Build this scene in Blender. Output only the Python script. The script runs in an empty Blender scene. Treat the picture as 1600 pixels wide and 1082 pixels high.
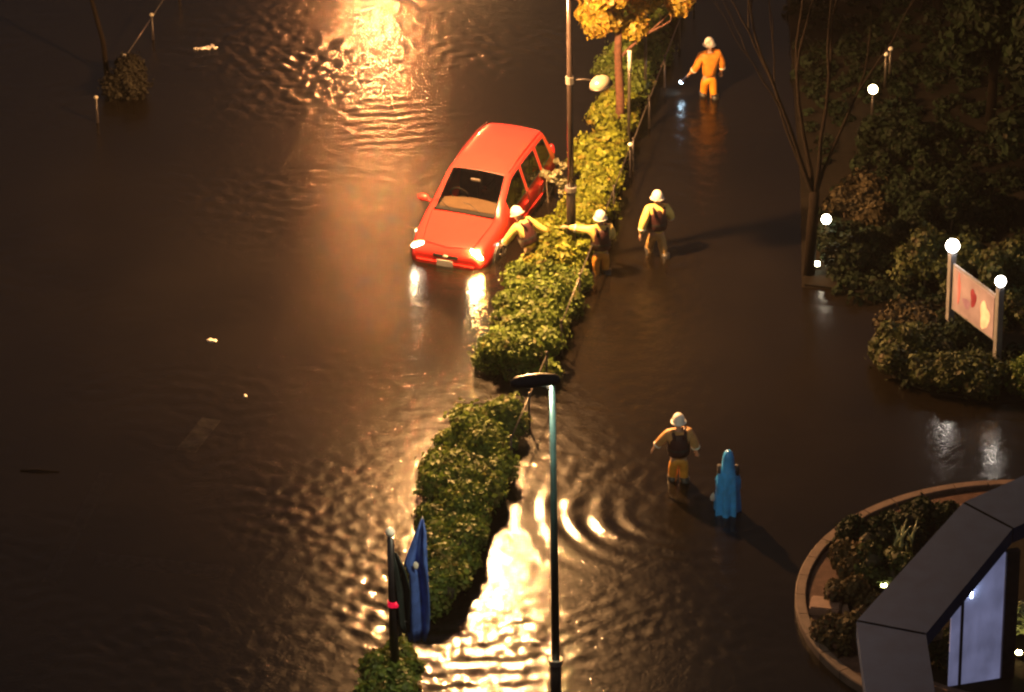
import bpy, bmesh, math, random
import numpy as np
from mathutils import Vector, Matrix, Quaternion
rnd = random.Random(7)
R = math.radians
sc = bpy.context.scene
COL = sc.collection

# ------------------------------------------------------------------ camera
PITCH, DIST, ROLL, LENS = 29.0, 83.0, 1.0, 146.0
cam_d = bpy.data.cameras.new('camera'); cam = bpy.data.objects.new('camera', cam_d); COL.objects.link(cam)
CP = Vector((0, -DIST * math.cos(R(PITCH)), DIST * math.sin(R(PITCH))))
q = (-CP).to_track_quat('-Z', 'Y') @ Quaternion((0, 0, 1), -R(ROLL))
cam.location = CP; cam.rotation_mode = 'QUATERNION'; cam.rotation_quaternion = q
cam_d.lens = LENS; cam_d.sensor_width = 36; cam_d.clip_end = 1500; cam_d.clip_start = 1
sc.camera = cam

def gp(u, v, z=0.0):
    """point of the place at height z seen at photograph pixel (u, v)"""
    f = LENS / 36 * 1600
    d = q @ Vector(((u - 800) / f, -(v - 541) / f, -1))
    t = (z - CP.z) / d.z
    return CP + d * t

# ------------------------------------------------------------------ world (night, city glow on low cloud)
w = bpy.data.worlds.new('World'); sc.world = w; w.use_nodes = True
nt = w.node_tree; bg = nt.nodes['Background']
sky = nt.nodes.new('ShaderNodeTexSky'); sky.sky_type = 'NISHITA'; sky.sun_disc = False
sky.sun_elevation = R(-6); sky.sun_rotation = R(200)
mx = nt.nodes.new('ShaderNodeMix'); mx.data_type = 'RGBA'
mx.inputs[0].default_value = .93
nt.links.new(sky.outputs[0], mx.inputs[6]); mx.inputs[7].default_value = (.48, .44, .47, 1)
nt.links.new(mx.outputs[2], bg.inputs[0]); bg.inputs[1].default_value = 0.15

sc.view_settings.view_transform = 'Standard'; sc.view_settings.look = 'None'
sc.view_settings.exposure = 0; sc.view_settings.gamma = 1; sc.view_settings.use_curve_mapping = False
sc.render.engine = 'CYCLES'
sc.cycles.filter_width = 2.3
sc.cycles.use_denoising = True
sc.cycles.max_bounces = 6; sc.cycles.diffuse_bounces = 3; sc.cycles.glossy_bounces = 3
sc.cycles.transparent_max_bounces = 12; sc.cycles.sample_clamp_indirect = 6; sc.cycles.caustics_reflective = False

# ------------------------------------------------------------------ materials
MATS = {}
def mat(name, col, rough=.6, metal=0, spec=.5, var=.25, scale=6, bump=0, island=0, emis=None, es=0, coat=0, trans=None):
    if name in MATS: return MATS[name]
    m = bpy.data.materials.new(name); m.use_nodes = True; n = m.node_tree; b = n.nodes['Principled BSDF']
    b.inputs['Roughness'].default_value = rough; b.inputs['Metallic'].default_value = metal
    b.inputs['Specular IOR Level'].default_value = spec
    b.inputs['Coat Weight'].default_value = coat; b.inputs['Coat Roughness'].default_value = .06
    tc = n.nodes.new('ShaderNodeTexCoord')
    nz = n.nodes.new('ShaderNodeTexNoise'); nz.inputs['Scale'].default_value = scale; nz.inputs['Detail'].default_value = 5
    n.links.new(tc.outputs['Object'], nz.inputs['Vector'])
    mr = n.nodes.new('ShaderNodeMapRange'); mr.inputs[1].default_value = .3; mr.inputs[2].default_value = .7
    mr.inputs[3].default_value = 1 - var; mr.inputs[4].default_value = 1 + var
    n.links.new(nz.outputs[0], mr.inputs[0]); last = mr.outputs[0]
    if island:
        g = n.nodes.new('ShaderNodeNewGeometry'); m2 = n.nodes.new('ShaderNodeMapRange')
        m2.inputs[3].default_value = 1 - island; m2.inputs[4].default_value = 1 + island
        n.links.new(g.outputs['Random Per Island'], m2.inputs[0])
        mu = n.nodes.new('ShaderNodeMath'); mu.operation = 'MULTIPLY'
        n.links.new(last, mu.inputs[0]); n.links.new(m2.outputs[0], mu.inputs[1]); last = mu.outputs[0]
    vm = n.nodes.new('ShaderNodeVectorMath'); vm.operation = 'SCALE'; vm.inputs[0].default_value = col[:3]
    if trans:                                   # leaves: brownish tired patches and single brown leaves
        n3 = n.nodes.new('ShaderNodeTexNoise'); n3.inputs['Scale'].default_value = 2.6; n3.inputs['Detail'].default_value = 4; n.links.new(tc.outputs['Object'], n3.inputs['Vector'])
        ad = n.nodes.new('ShaderNodeMath'); ad.operation = 'MULTIPLY_ADD'; ad.inputs[1].default_value = .35; n.links.new(g.outputs['Random Per Island'], ad.inputs[0]); n.links.new(n3.outputs[0], ad.inputs[2])
        m3 = n.nodes.new('ShaderNodeMapRange'); m3.inputs[1].default_value = .74; m3.inputs[2].default_value = .95; n.links.new(ad.outputs[0], m3.inputs[0])
        mc = n.nodes.new('ShaderNodeMix'); mc.data_type = 'RGBA'; n.links.new(m3.outputs[0], mc.inputs[0])
        mc.inputs[6].default_value = (*col[:3], 1); mc.inputs[7].default_value = (col[0] * 1.05, col[1] * .62, col[2] * 1.1, 1); n.links.new(mc.outputs[2], vm.inputs[0])
    n.links.new(last, vm.inputs['Scale']); n.links.new(vm.outputs[0], b.inputs['Base Color'])
    if bump:
        bp = n.nodes.new('ShaderNodeBump'); bp.inputs['Strength'].default_value = bump; bp.inputs['Distance'].default_value = .02
        n.links.new(nz.outputs[0], bp.inputs['Height']); n.links.new(bp.outputs[0], b.inputs['Normal'])
    if emis:
        b.inputs['Emission Color'].default_value = (*emis, 1); b.inputs['Emission Strength'].default_value = es
    if trans:                                   # thin leaves let some light through
        out = n.nodes['Material Output']; t = n.nodes.new('ShaderNodeBsdfTranslucent'); ms = n.nodes.new('ShaderNodeMixShader')
        n.links.new(vm.outputs[0], t.inputs[0]); ms.inputs[0].default_value = trans
        n.links.new(b.outputs[0], ms.inputs[1]); n.links.new(t.outputs[0], ms.inputs[2]); n.links.new(ms.outputs[0], out.inputs[0])
    MATS[name] = m
    return m

def glass_mat(name, tint, refl=.08, trans=.8):
    m = bpy.data.materials.new(name); m.use_nodes = True; n = m.node_tree; n.nodes.clear()
    out = n.nodes.new('ShaderNodeOutputMaterial'); t = n.nodes.new('ShaderNodeBsdfTransparent'); t.inputs[0].default_value = (*tint, 1)
    g = n.nodes.new('ShaderNodeBsdfGlossy'); g.inputs['Roughness'].default_value = .05
    f = n.nodes.new('ShaderNodeFresnel'); f.inputs[0].default_value = 1.5
    ms = n.nodes.new('ShaderNodeMixShader'); n.links.new(f.outputs[0], ms.inputs[0]); n.links.new(t.outputs[0], ms.inputs[1]); n.links.new(g.outputs[0], ms.inputs[2])
    n.links.new(ms.outputs[0], out.inputs[0]); MATS[name] = m; return m

LAMP = (1.0, .48, .165)
M_metal_dark = mat('dark_painted_metal', (.035, .03, .03), .42, .3, var=.3, scale=9)
M_metal_grey = mat('galvanised_metal', (.30, .29, .27), .38, .6, var=.2, scale=12)
M_lens_main = mat('sodium_lens', (.8, .8, .8), .4, emis=LAMP, es=17000)
M_lens_far = mat('far_sodium_lens', (.8, .8, .8), .4, emis=(1, .34, .105), es=4200)
M_lens_cool = mat('pale_lens', (.8, .8, .8), .4, emis=(.95, .80, .50), es=1300)
M_dome = mat('cream_enamel', (.15, .14, .11), .3, var=.1)
M_leaf = mat('hedge_leaf', (.095, .145, .026), .55, spec=.25, var=.35, scale=1.5, island=.45, trans=.25)
M_leaf_y = mat('yellow_hedge_leaf', (.16, .20, .022), .55, spec=.25, var=.35, scale=1.5, island=.45, trans=.25)  # lighter, yellower green than the other hedge leaves
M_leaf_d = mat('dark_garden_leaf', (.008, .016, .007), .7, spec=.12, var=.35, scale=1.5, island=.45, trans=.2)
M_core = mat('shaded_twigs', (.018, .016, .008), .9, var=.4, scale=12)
M_bark = mat('bark', (.09, .065, .045), .85, var=.4, scale=14, bump=.6)

# ------------------------------------------------------------------ mesh helpers
def link(name, me, m=None, parent=None, smooth=False):
    o = bpy.data.objects.new(name, me); COL.objects.link(o)
    if m: 
        me.materials.clear(); me.materials.append(m)
    if parent: o.parent = parent
    if smooth: me.polygons.foreach_set('use_smooth', [True] * len(me.polygons))
    return o
def bm_obj(name, bm, m=None, parent=None, smooth=False):
    bmesh.ops.recalc_face_normals(bm, faces=bm.faces)
    me = bpy.data.meshes.new(name); bm.to_mesh(me); bm.free()
    return link(name, me, m, parent, smooth)
def thing(name, label, cat, loc=(0, 0, 0), rz=0, group=None):
    o = bpy.data.objects.new(name, None); COL.objects.link(o); o.empty_display_size = .2
    o.location = loc; o.rotation_euler = (0, 0, rz); tag(o, label, cat, group); return o
def tag(o, label, cat, group=None):
    o['label'] = label; o['category'] = cat
    if group: o['group'] = group
def add_box(bm, c, s, rz=0, M=None, bev=0):
    mm = Matrix.Translation(c) @ Matrix.Rotation(rz, 4, 'Z') @ Matrix.Diagonal((*s, 1))
    if M is not None: mm = M @ mm
    r = bmesh.ops.create_cube(bm, size=1, matrix=mm)
    if bev:
        es = list({e for v in r['verts'] for e in v.link_edges})
        bmesh.ops.bevel(bm, geom=es, offset=bev, segments=2, affect='EDGES')
def add_tube(bm, pts, rad, n=8, cap=True):
    pts = [Vector(p) for p in pts]
    if not hasattr(rad, '__len__'): rad = [rad] * len(pts)
    prev = None; rings = []
    ref = Vector((0, 0, 1))
    for i, p in enumerate(pts):
        t = (pts[min(i + 1, len(pts) - 1)] - pts[max(i - 1, 0)]).normalized()
        a = t.cross(ref)
        if a.length < .05: a = t.cross(Vector((1, 0, 0)))
        a.normalize(); b = t.cross(a)
        rings.append([bm.verts.new(p + (a * math.cos(k * 2 * math.pi / n) + b * math.sin(k * 2 * math.pi / n)) * rad[i]) for k in range(n)])
    for r0, r1 in zip(rings, rings[1:]):
        for k in range(n): bm.faces.new((r0[k], r0[(k + 1) % n], r1[(k + 1) % n], r1[k]))
    if cap: bm.faces.new(rings[0][::-1]); bm.faces.new(rings[-1])
def add_loft(bm, rings, cap=True):
    rs = [[bm.verts.new(p) for p in r] for r in rings]; n = len(rs[0])
    for a, b in zip(rs, rs[1:]):
        for k in range(n): bm.faces.new((a[k], a[(k + 1) % n], b[(k + 1) % n], b[k]))
    if cap: bm.faces.new(rs[0][::-1]); bm.faces.new(rs[-1])
def add_ball(bm, c, r, seg=12, ring=8, M=None):
    mm = Matrix.Translation(c) @ Matrix.Diagonal((*(r if hasattr(r, '__len__') else (r, r, r)), 1))
    if M is not None: mm = M @ mm
    bmesh.ops.create_uvsphere(bm, u_segments=seg, v_segments=ring, radius=1, matrix=mm)
def add_prism(bm, poly, z0, z1):
    a = [bm.verts.new((x, y, z0)) for x, y in poly]; b = [bm.verts.new((x, y, z1)) for x, y in poly]
    n = len(poly)
    bm.faces.new(a[::-1]); bm.faces.new(b)
    for k in range(n): bm.faces.new((a[k], a[(k + 1) % n], b[(k + 1) % n], b[k]))

def leaf_mesh(name, lobes, count, size, rng, up=.35, long=1.5):
    """lobes: (x,y,z,r). small folded leaves spread over and through the lobes."""
    L = np.array(lobes); wgt = L[:, 3] ** 2; idx = rng.choice(len(L), count, p=wgt / wgt.sum())
    d = rng.normal(size=(count, 3)); d[:, 2] += up; d /= np.linalg.norm(d, axis=1)[:, None]
    rr = L[idx, 3] * (1.10 - .6 * rng.random(count) ** 1.8 + .45 * (rng.random(count) < .10) * rng.random(count))
    P = L[idx, :3] + d * rr[:, None] * np.array([1, 1, .85])
    nrm = d + rng.normal(size=(count, 3)) * .55; nrm /= np.linalg.norm(nrm, axis=1)[:, None]
    t = np.cross(nrm, rng.normal(size=(count, 3))); t /= np.linalg.norm(t, axis=1)[:, None]
    b = np.cross(nrm, t); s = size * (.6 + .8 * rng.random(count))[:, None]
    V = np.stack([P - t * s * long / 2, P + b * s * .5 + nrm * s * .15, P + t * s * long / 2, P - b * s * .5 + nrm * s * .15], 1).reshape(-1, 3)
    n = count
    me = bpy.data.meshes.new(name); me.vertices.add(4 * n); me.vertices.foreach_set('co', V.ravel())
    k = np.arange(n)[:, None] * 4; F = np.concatenate([k + 0, k + 1, k + 2, k + 0, k + 2, k + 3], 1).ravel()
    me.loops.add(6 * n); me.loops.foreach_set('vertex_index', F)
    me.polygons.add(2 * n); me.polygons.foreach_set('loop_start', np.arange(2 * n) * 3); me.polygons.foreach_set('loop_total', np.full(2 * n, 3))
    me.update(calc_edges=True); me.validate()
    return me
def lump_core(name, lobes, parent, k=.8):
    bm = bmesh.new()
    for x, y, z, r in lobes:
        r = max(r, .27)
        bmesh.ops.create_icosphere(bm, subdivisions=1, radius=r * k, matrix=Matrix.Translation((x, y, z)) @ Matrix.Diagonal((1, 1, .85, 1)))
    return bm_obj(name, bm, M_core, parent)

def plant(name, label, cat, base, lobes, count, size, m, seed, group=None, core=.66, stems=6, up=.35, long=1.5):
    base = Vector(base); t = thing(name, label, cat, base, group=group)
    L = [(x, y, z, r) for x, y, z, r in lobes]
    rng = np.random.default_rng(seed)
    link('foliage', leaf_mesh('foliage', L, count, size, rng, up, long), m, t)
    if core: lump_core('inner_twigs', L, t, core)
    r2 = random.Random(seed)
    pick = L if len(L) <= stems else r2.sample(L, stems)
    for x, y, z, r in pick:
        x0, y0 = x * .8, y * .9
        bm = bmesh.new(); add_tube(bm, [(x0, y0, -.38), (x0 + (x - x0) * .5, y0 + (y - y0) * .4, z * .4), (x, y, z)], [.03, .02, .01], 5)
        bm_obj('stem', bm, M_bark, t)
    return t

# ------------------------------------------------------------------ water with real ripples
P5 = gp(1060, 752); BAND1 = gp(600, 190); BAND2 = gp(770, 1030); P4w = gp(1105, 155); RAINC = gp(1140, 800); CARW = gp(745, 420)
def water_mesh():
    def lines(lo, hi, st, far):
        a = np.arange(lo, hi + 1e-6, st); out = [1, 3, 8, 20, 60, 150, far]
        return np.concatenate([[lo - o for o in out[::-1]], a, [hi + o for o in out]])
    X = lines(-13.5, 13.5, .055, 300); Y = lines(-19, 23, .06, 300)
    x, y = np.meshgrid(X, Y); rng = np.random.default_rng(3)
    # slowly varying strength of the chop
    mask = np.ones_like(x)
    for _ in range(14):
        lam = rng.uniform(2.5, 8); th = rng.uniform(0, 6.28); mask += .16 * np.sin(2 * math.pi / lam * (x * math.cos(th) + y * math.sin(th)) + rng.uniform(0, 6.28))
    mask = np.clip(mask, .25, 2)
    h = np.zeros_like(x); N = 90
    # domain warp so that the crests are short and broken
    wx = x + .06 * np.sin(y * 1.7 + 1.3 * np.sin(x * .9)) + .03 * np.sin(y * 3.9 + x * 2.1)
    wy = y + .07 * np.sin(x * 1.9 + 1.1 * np.sin(y * .8)) + .04 * np.sin(x * 4.3 - y * 1.7)
    for i in range(N):
        lam = .17 * (.56 / .17) ** (rng.random() ** 1.1); th = rng.normal(math.pi / 2 - .1, .85)
        slope = .0044 * (lam / .4) ** .15
        a = slope * lam / (2 * math.pi) * math.sqrt(2)
        h += a * np.sin(2 * math.pi / lam * (wx * math.cos(th) + wy * math.sin(th)) + rng.uniform(0, 6.28))
    calm = 1 - .5 * np.clip((x - 2.5) / 3, 0, 1) - .35 * np.clip((-x - 5) / 3, 0, 1)
    turb = 1 + .5 * np.exp(-((x + 4) / 4) ** 2 - ((y - 15) / 6) ** 2) + .75 * np.exp(-((x + 2.6) / 3.2) ** 2 - ((y + 9) / 5.5) ** 2)
    calm2 = 1 - .22 * np.exp(-((x - .1) / 1.3) ** 2 - ((y + 8) / 5) ** 2) - .55 * np.exp(-((x + 2.5) / 4) ** 2 - ((y - 3.5) / 4.2) ** 2)
    h *= mask * calm * turb * calm2
    # wake rings round the waders and broad bands of long-crested ripples
    def ring(c, lam, r0, sg, sl, a0=None, aw=1.0, off=(0, 0)):
        dx, dy = x - c.x - off[0], y - c.y - off[1]; r = np.hypot(dx, dy); g = np.exp(-((r - r0) / sg) ** 2)
        if a0 is not None:
            ang = np.arctan2(dy, dx); da = (ang - a0 + math.pi) % (2 * math.pi) - math.pi; g *= np.exp(-(da / aw) ** 2)
        g = g * np.clip(.75 + .45 * np.sin(wx * 2.3 + 1) * np.sin(wy * 2.9) + .3 * np.sin(wy * 6), 0, 1.3)
        return sl * lam / (2 * math.pi) * g * np.sin(2 * math.pi / lam * r + .8 * np.sin(3 * np.arctan2(dy, dx)) + .5 * np.sin(wx * 5 + wy * 3))
    h += ring(P5, .50, 1.9, 1.1, .23, R(205), 1.0, (.1, -.9))
    h += ring(P5, .30, .5, .5, .08)
    h += ring(gp(1026, 398), .33, .55, .55, .07) + ring(gp(939, 428), .33, .5, .5, .07)
    h += ring(P4w, .35, .7, .7, .06); h += ring(RAINC, .35, .6, .6, .06); h += ring(CARW, .4, .5, .8, .07)
    def band(c, lam, th, sx, sy, sl):
        dx, dy = x - c.x, y - c.y; g = np.exp(-(dx / sx) ** 2 - (dy / sy) ** 2)
        return sl * lam / (2 * math.pi) * g * np.sin(2 * math.pi / lam * (dx * math.cos(th) + dy * math.sin(th) + .05 * dx * dx * .5 + .03 * np.sin(dx * 5)))
    h += band(BAND1, .36, R(97), 1.1, 1.5, .13) + band(BAND2, .40, R(92), 1.8, 2.4, .10)
    edge = np.clip(np.minimum(np.minimum(x + 13.5, 13.5 - x), np.minimum(y + 19, 23 - y)) / 1.0, 0, 1)
    h *= edge
    ny, nx = x.shape; V = np.stack([x, y, h], -1).reshape(-1, 3)
    me = bpy.data.meshes.new('water'); me.vertices.add(len(V)); me.vertices.foreach_set('co', V.ravel())
    i = np.arange(nx * ny).reshape(ny, nx); F = np.stack([i[:-1, :-1], i[:-1, 1:], i[1:, 1:], i[1:, :-1]], -1).reshape(-1, 4)
    me.loops.add(F.size); me.loops.foreach_set('vertex_index', F.ravel()); me.polygons.add(len(F))
    me.polygons.foreach_set('loop_start', np.arange(len(F)) * 4); me.polygons.foreach_set('loop_total', np.full(len(F), 4))
    me.polygons.foreach_set('use_smooth', np.ones(len(F), bool)); me.update(calc_edges=True)
    return me
wm = bpy.data.materials.new('muddy_flood_water'); wm.use_nodes = True; n = wm.node_tree; n.nodes.clear()
out = n.nodes.new('ShaderNodeOutputMaterial'); df = n.nodes.new('ShaderNodeBsdfDiffuse'); tr = n.nodes.new('ShaderNodeBsdfTransparent')
gl = n.nodes.new('ShaderNodeBsdfGlossy'); gl.inputs['Roughness'].default_value = .085
gl2 = n.nodes.new('ShaderNodeBsdfGlossy'); gl2.inputs['Roughness'].default_value = .36
gl.distribution = gl2.distribution = 'BECKMANN'
fr = n.nodes.new('ShaderNodeFresnel'); fr.inputs[0].default_value = 1.42
tc = n.nodes.new('ShaderNodeTexCoord'); nz = n.nodes.new('ShaderNodeTexNoise'); nz.inputs['Scale'].default_value = .45; nz.inputs['Detail'].default_value = 6
n.links.new(tc.outputs['Object'], nz.inputs['Vector'])
cr = n.nodes.new('ShaderNodeValToRGB'); cr.color_ramp.elements[0].position = .3; cr.color_ramp.elements[0].color = (.0052, .0040, .0030, 1)
cr.color_ramp.elements[1].position = .72; cr.color_ramp.elements[1].color = (.0080, .0062, .0046, 1)
n.links.new(nz.outputs[0], cr.inputs[0]); n.links.new(cr.outputs[0], df.inputs[0])
mp = n.nodes.new('ShaderNodeMapping'); mp.inputs['Scale'].default_value = (1.0, 1.8, 1); n.links.new(tc.outputs['Object'], mp.inputs[0])
nf = n.nodes.new('ShaderNodeTexNoise'); nf.inputs['Scale'].default_value = 11.0; nf.inputs['Detail'].default_value = 3; nf.inputs['Roughness'].default_value = .55
nf.inputs['Distortion'].default_value = .5
n.links.new(mp.outputs[0], nf.inputs['Vector'])
bp = n.nodes.new('ShaderNodeBump'); bp.inputs['Strength'].default_value = 1; bp.inputs['Distance'].default_value = .0125
n.links.new(nf.outputs[0], bp.inputs['Height'])
sx = n.nodes.new('ShaderNodeSeparateXYZ'); n.links.new(tc.outputs['Object'], sx.inputs[0]); cm = n.nodes.new('ShaderNodeMapRange')
cm.inputs[1].default_value = 2.5; cm.inputs[2].default_value = 6; cm.inputs[3].default_value = .0085; cm.inputs[4].default_value = .0045
n.links.new(sx.outputs[0], cm.inputs[0]); n.links.new(cm.outputs[0], bp.inputs['Distance'])
for s in (gl, fr, gl2): n.links.new(bp.outputs[0], s.inputs['Normal'])
m1 = n.nodes.new('ShaderNodeMixShader'); m1.inputs[0].default_value = .13; n.links.new(df.outputs[0], m1.inputs[1]); n.links.new(tr.outputs[0], m1.inputs[2])
m2 = n.nodes.new('ShaderNodeMixShader'); n.links.new(fr.outputs[0], m2.inputs[0]); n.links.new(m1.outputs[0], m2.inputs[1])
mg = n.nodes.new('ShaderNodeMixShader'); mg.inputs[0].default_value = .17; n.links.new(gl.outputs[0], mg.inputs[1]); n.links.new(gl2.outputs[0], mg.inputs[2]); n.links.new(mg.outputs[0], m2.inputs[2])
n.links.new(m2.outputs[0], out.inputs[0])
wo = link('water', water_mesh(), wm); wo['kind'] = 'structure'; wo['label'] = 'brown flood water covering the road'

# road below the water
bm = bmesh.new(); bmesh.ops.create_grid(bm, x_segments=2, y_segments=2, size=300, matrix=Matrix.Translation((0, 0, -.38)))
ro = bm_obj('road', bm, mat('asphalt', (.035, .034, .033), .8, var=.3, scale=40, bump=.3)); ro['kind'] = 'structure'
M_mark = mat('road_paint', (.75, .74, .7), .6, var=.35, scale=8)
def stripe(name, a, b, wd, lab):
    a, b = gp(*a, -.30), gp(*b, -.30); d = (b - a).normalized(); nn = Vector((-d.y, d.x, 0)) * wd / 2
    bm = bmesh.new(); add_prism(bm, [tuple((p)[:2]) for p in (a - nn, b - nn, b + nn, a + nn)], -.379, -.372)
    o = bm_obj(name, bm, M_mark); o['kind'] = 'structure'; return o
stripe('lane_marking', (75, 905), (165, 735), .26, '')
stripe('lane_marking', (290, 700), (330, 650), .40, '')
stripe('stop_line', (150, 868), (345, 888), .42, '')
stripe('stop_line', (405, 893), (470, 900), .40, '')

# median island under the hedges
ML0, ML1 = gp(640, 1080), gp(1040, -60); md = (ML1 - ML0).normalized(); mn = Vector((md.y, -md.x, 0))
def MP(s, o=0, z=0): 
    p = ML0 + md * s + mn * o; p.z = z; return p
MLEN = (ML1 - ML0).length
bm = bmesh.new(); add_prism(bm, [tuple(MP(s, o)[:2]) for s, o in ((-8, -.75), (MLEN + 12, -.75), (MLEN + 12, .75), (-8, .75))], -.38, -.372)
o = bm_obj('median_kerb', bm, mat('wet_concrete', (.036, .035, .034), .5, var=.3, scale=10)); o['kind'] = 'structure'

# ------------------------------------------------------------------ street lamps
def street_lamp(label, base, h, head_dir, reach, lens_mat, paint=None, rad=.065, headsize=(.74, .30), dp=.30):
    t = thing('street_lamp', label, 'street lamp', (base.x, base.y, -.3), group=None)
    H = h + .3; hd = Vector(head_dir).normalized()
    bm = bmesh.new(); add_tube(bm, [(0, 0, 0), (0, 0, H * .5), (0, 0, H + .02)], [rad * 1.15, rad, rad * .75], 14)
    bm_obj('pole', bm, paint or M_pole, t, True)
    bm = bmesh.new(); add_tube(bm, [(0, 0, 0), (0, 0, 1.95), (0, 0, 2.0)], [rad * 1.55, rad * 1.5, rad * 1.2], 14)
    bm_obj('base_sleeve', bm, M_metal_dark, t, True)
    bm = bmesh.new(); add_tube(bm, [(0, 0, 1.96), (0, 0, 2.06)], rad * 1.9, 14); bm_obj('collar', bm, M_metal_grey, t)
    bm = bmesh.new(); add_tube(bm, [(0, 0, H - .15), hd * (reach * .5) + Vector((0, 0, H + .03)), hd * (reach + .05) + Vector((0, 0, H + .06))], [.04, .032, .03], 8)
    bm_obj('arm', bm, M_metal_dark, t, True)
    c = hd * reach; ang = math.atan2(hd.y, hd.x); L, W = headsize
    M = Matrix.Translation((c.x, c.y, H + .05)) @ Matrix.Rotation(ang, 4, 'Z')
    rings = []
    for k, (xx, s, zt) in enumerate([(-.5, .35, .05), (-.42, .7, .09), (-.15, .95, .12), (.15, 1, .12), (.38, .85, .09), (.5, .4, .04)]):
        ring = []
        for j in range(12):
            a = j * math.pi / 6; yy = math.cos(a) * W / 2 * s; zz = math.sin(a); zz = zz * zt if zz > -.01 else -.05
            ring.append(M @ Vector((xx * L, yy, zz)))
        rings.append(ring)
    bm = bmesh.new(); add_loft(bm, rings); bm_obj('lamp_housing', bm, M_metal_dark, t, True)
    bm = bmesh.new(); mm = M @ Matrix.Translation((0, 0, -.051)); 
    add_loft(bm, [[mm @ Vector((L * .33 * k_ * math.cos(a), W * .40 * k_ * math.sin(a), z_)) for a in [i * math.pi / 10 for i in range(20)]] for k_, z_ in ((1, .004), (.98, -dp * .2), (.9, -dp * .5), (.7, -dp * .82), (.35, -dp))])
    bm_obj('lamp_lens', bm, lens_mat, t)
    return t
M_pole = mat('pole_paint', (.030, .022, .02), .22, .2, var=.25, scale=5)
LP = gp(738, 900, -7.1); PB = gp(893, 410)
hd = Vector((LP.x - PB.x, LP.y - PB.y, 0))
S1 = street_lamp('tall dark street lamp rising out of the hedge beside the red car', PB, 7.1, hd, hd.length, M_lens_main)
print('LAMP1', LP, PB, hd.length)
# footway lamp on a short arm of the same pole
t = thing('footway_lamp', 'cream dome footway lamp on a side arm of the tall pole', 'lamp', (PB.x, PB.y, 0))
zf = (gp(890, 118, 0) - PB).length; zf = 4.15
d = gp(933, 126, zf) ; bm = bmesh.new(); add_tube(bm, [(0, 0, zf + .02), (.30, .0, zf + .03), (.46, 0, zf)], [.022, .02, .02], 8); bm_obj('arm', bm, M_metal_dark, t, True)
bm = bmesh.new(); M = Matrix.Translation((.62, -.02, zf - .04)) @ Matrix.Rotation(R(-12), 4, 'Y')
rings = []
for rr, zz in ((.02, .13), (.10, .12), (.17, .085), (.22, .02), (.235, -.05), (.21, -.10), (.05, -.13)):
    rings.append([M @ Vector((rr * math.cos(a * math.pi / 8), rr * math.sin(a * math.pi / 8), zz)) for a in range(16)])
add_loft(bm, rings); bm_obj('dome', bm, M_dome, t, True)
bm = bmesh.new(); add_loft(bm, [[M @ Vector((r * math.cos(a * math.pi / 8), r * math.sin(a * math.pi / 8), z)) for a in range(16)] for r, z in ((.245, -.045), (.25, -.06), (.245, -.075))]); bm_obj('rim', bm, M_metal_dark, t, True)
bm = bmesh.new(); add_tube(bm, [(0, 0, zf - .06), (0, 0, zf + .1)], .085, 12); bm_obj('clamp', bm, M_metal_grey, t)
# second pole, head in view
HB = gp(863, 598, 7.1)
hd2 = (gp(838, 600, 7.1) - HB); hd2.z = 0
street_lamp('tall street lamp in the foreground seen from above its dark head', HB, 7.1, hd2, .28, M_lens_cool, mat('teal_highlight_pole', (.006, .016, .018), .35, .1), rad=.064, headsize=(.80, .30), dp=.012)  # teal of the pole's highlight is put into its whole colour
# the lamp whose light lies on the water at the top of the view
FP = gp(590, 38, -7.2)
street_lamp('street lamp further up the flooded road', Vector((FP.x - .9, FP.y + .3, 0)), 7.2, (.9, -.3, 0), .95, M_lens_far)
print('FAR', FP)

# ------------------------------------------------------------------ hedges along the median
def hedge(label, s0, s1, o0, o1, zt, n, count, m, seed, size=.075, r=(.14, .33), group='clipped hedges along the median', name='hedge', taper=0):
    r2 = random.Random(seed); base = MP((s0 + s1) / 2, 0, 0); lobes = []
    for i in range(n):
        s = r2.uniform(s0, s1); o = r2.uniform(o0, o1); e = min(1, min(s - s0, s1 - s) / .5 + .45) * (1 - .25 * abs((o - (o0 + o1) / 2) / ((o1 - o0) / 2)) ** 2)
        z = r2.uniform(.35, 1.0) * zt * e; p = MP(s, o, z) - base
        lobes.append((p.x, p.y, z, r2.uniform(*r)))
    return plant(name, label, 'hedge', base, lobes, int(count * 1.5), size, m, seed, group)
hedge('broad olive hedge in front of the rescuers and the red car', 10.9, 15.0, -.68, .58, .62, 95, 22000, M_leaf, 11)
hedge('long dark hedge below the gap with the foreground lamp head', 5.3, 9.35, -.85, .38, .60, 95, 21000, M_leaf, 12)
hedge('low hedge between the long dark hedge and the blue banner', 2.5, 5.2, -.55, .36, .50, 52, 12000, M_leaf, 13)
hedge('small green bush at the foot of the banner pole', -.7, 1.0, -.75, .15, .40, 22, 5200, M_leaf, 14, group=None, name='bush')
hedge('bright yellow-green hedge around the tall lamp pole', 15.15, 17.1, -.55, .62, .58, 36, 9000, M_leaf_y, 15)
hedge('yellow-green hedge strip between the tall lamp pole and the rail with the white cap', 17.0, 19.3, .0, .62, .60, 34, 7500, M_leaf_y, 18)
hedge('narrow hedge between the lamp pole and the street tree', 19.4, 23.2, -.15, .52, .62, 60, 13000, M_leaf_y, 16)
hedge('hedge beyond the street tree at the top of the median', 23.4, 29.5, -.35, .65, .75, 80, 15000, M_leaf, 17)
p = gp(862, 396)
plant('shrub', 'bright yellow-green shrub between the leaning rescuer and the tall lamp pole', 'shrub', p, [(-.1, 0, .3, .25), (.15, .1, .4, .25), (0, .1, .62, .2), (-.05, -.1, .5, .18), (.25, -.1, .25, .25), (-.25, .1, .15, .2)], 2400, .075, M_leaf_y, 22)
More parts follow.
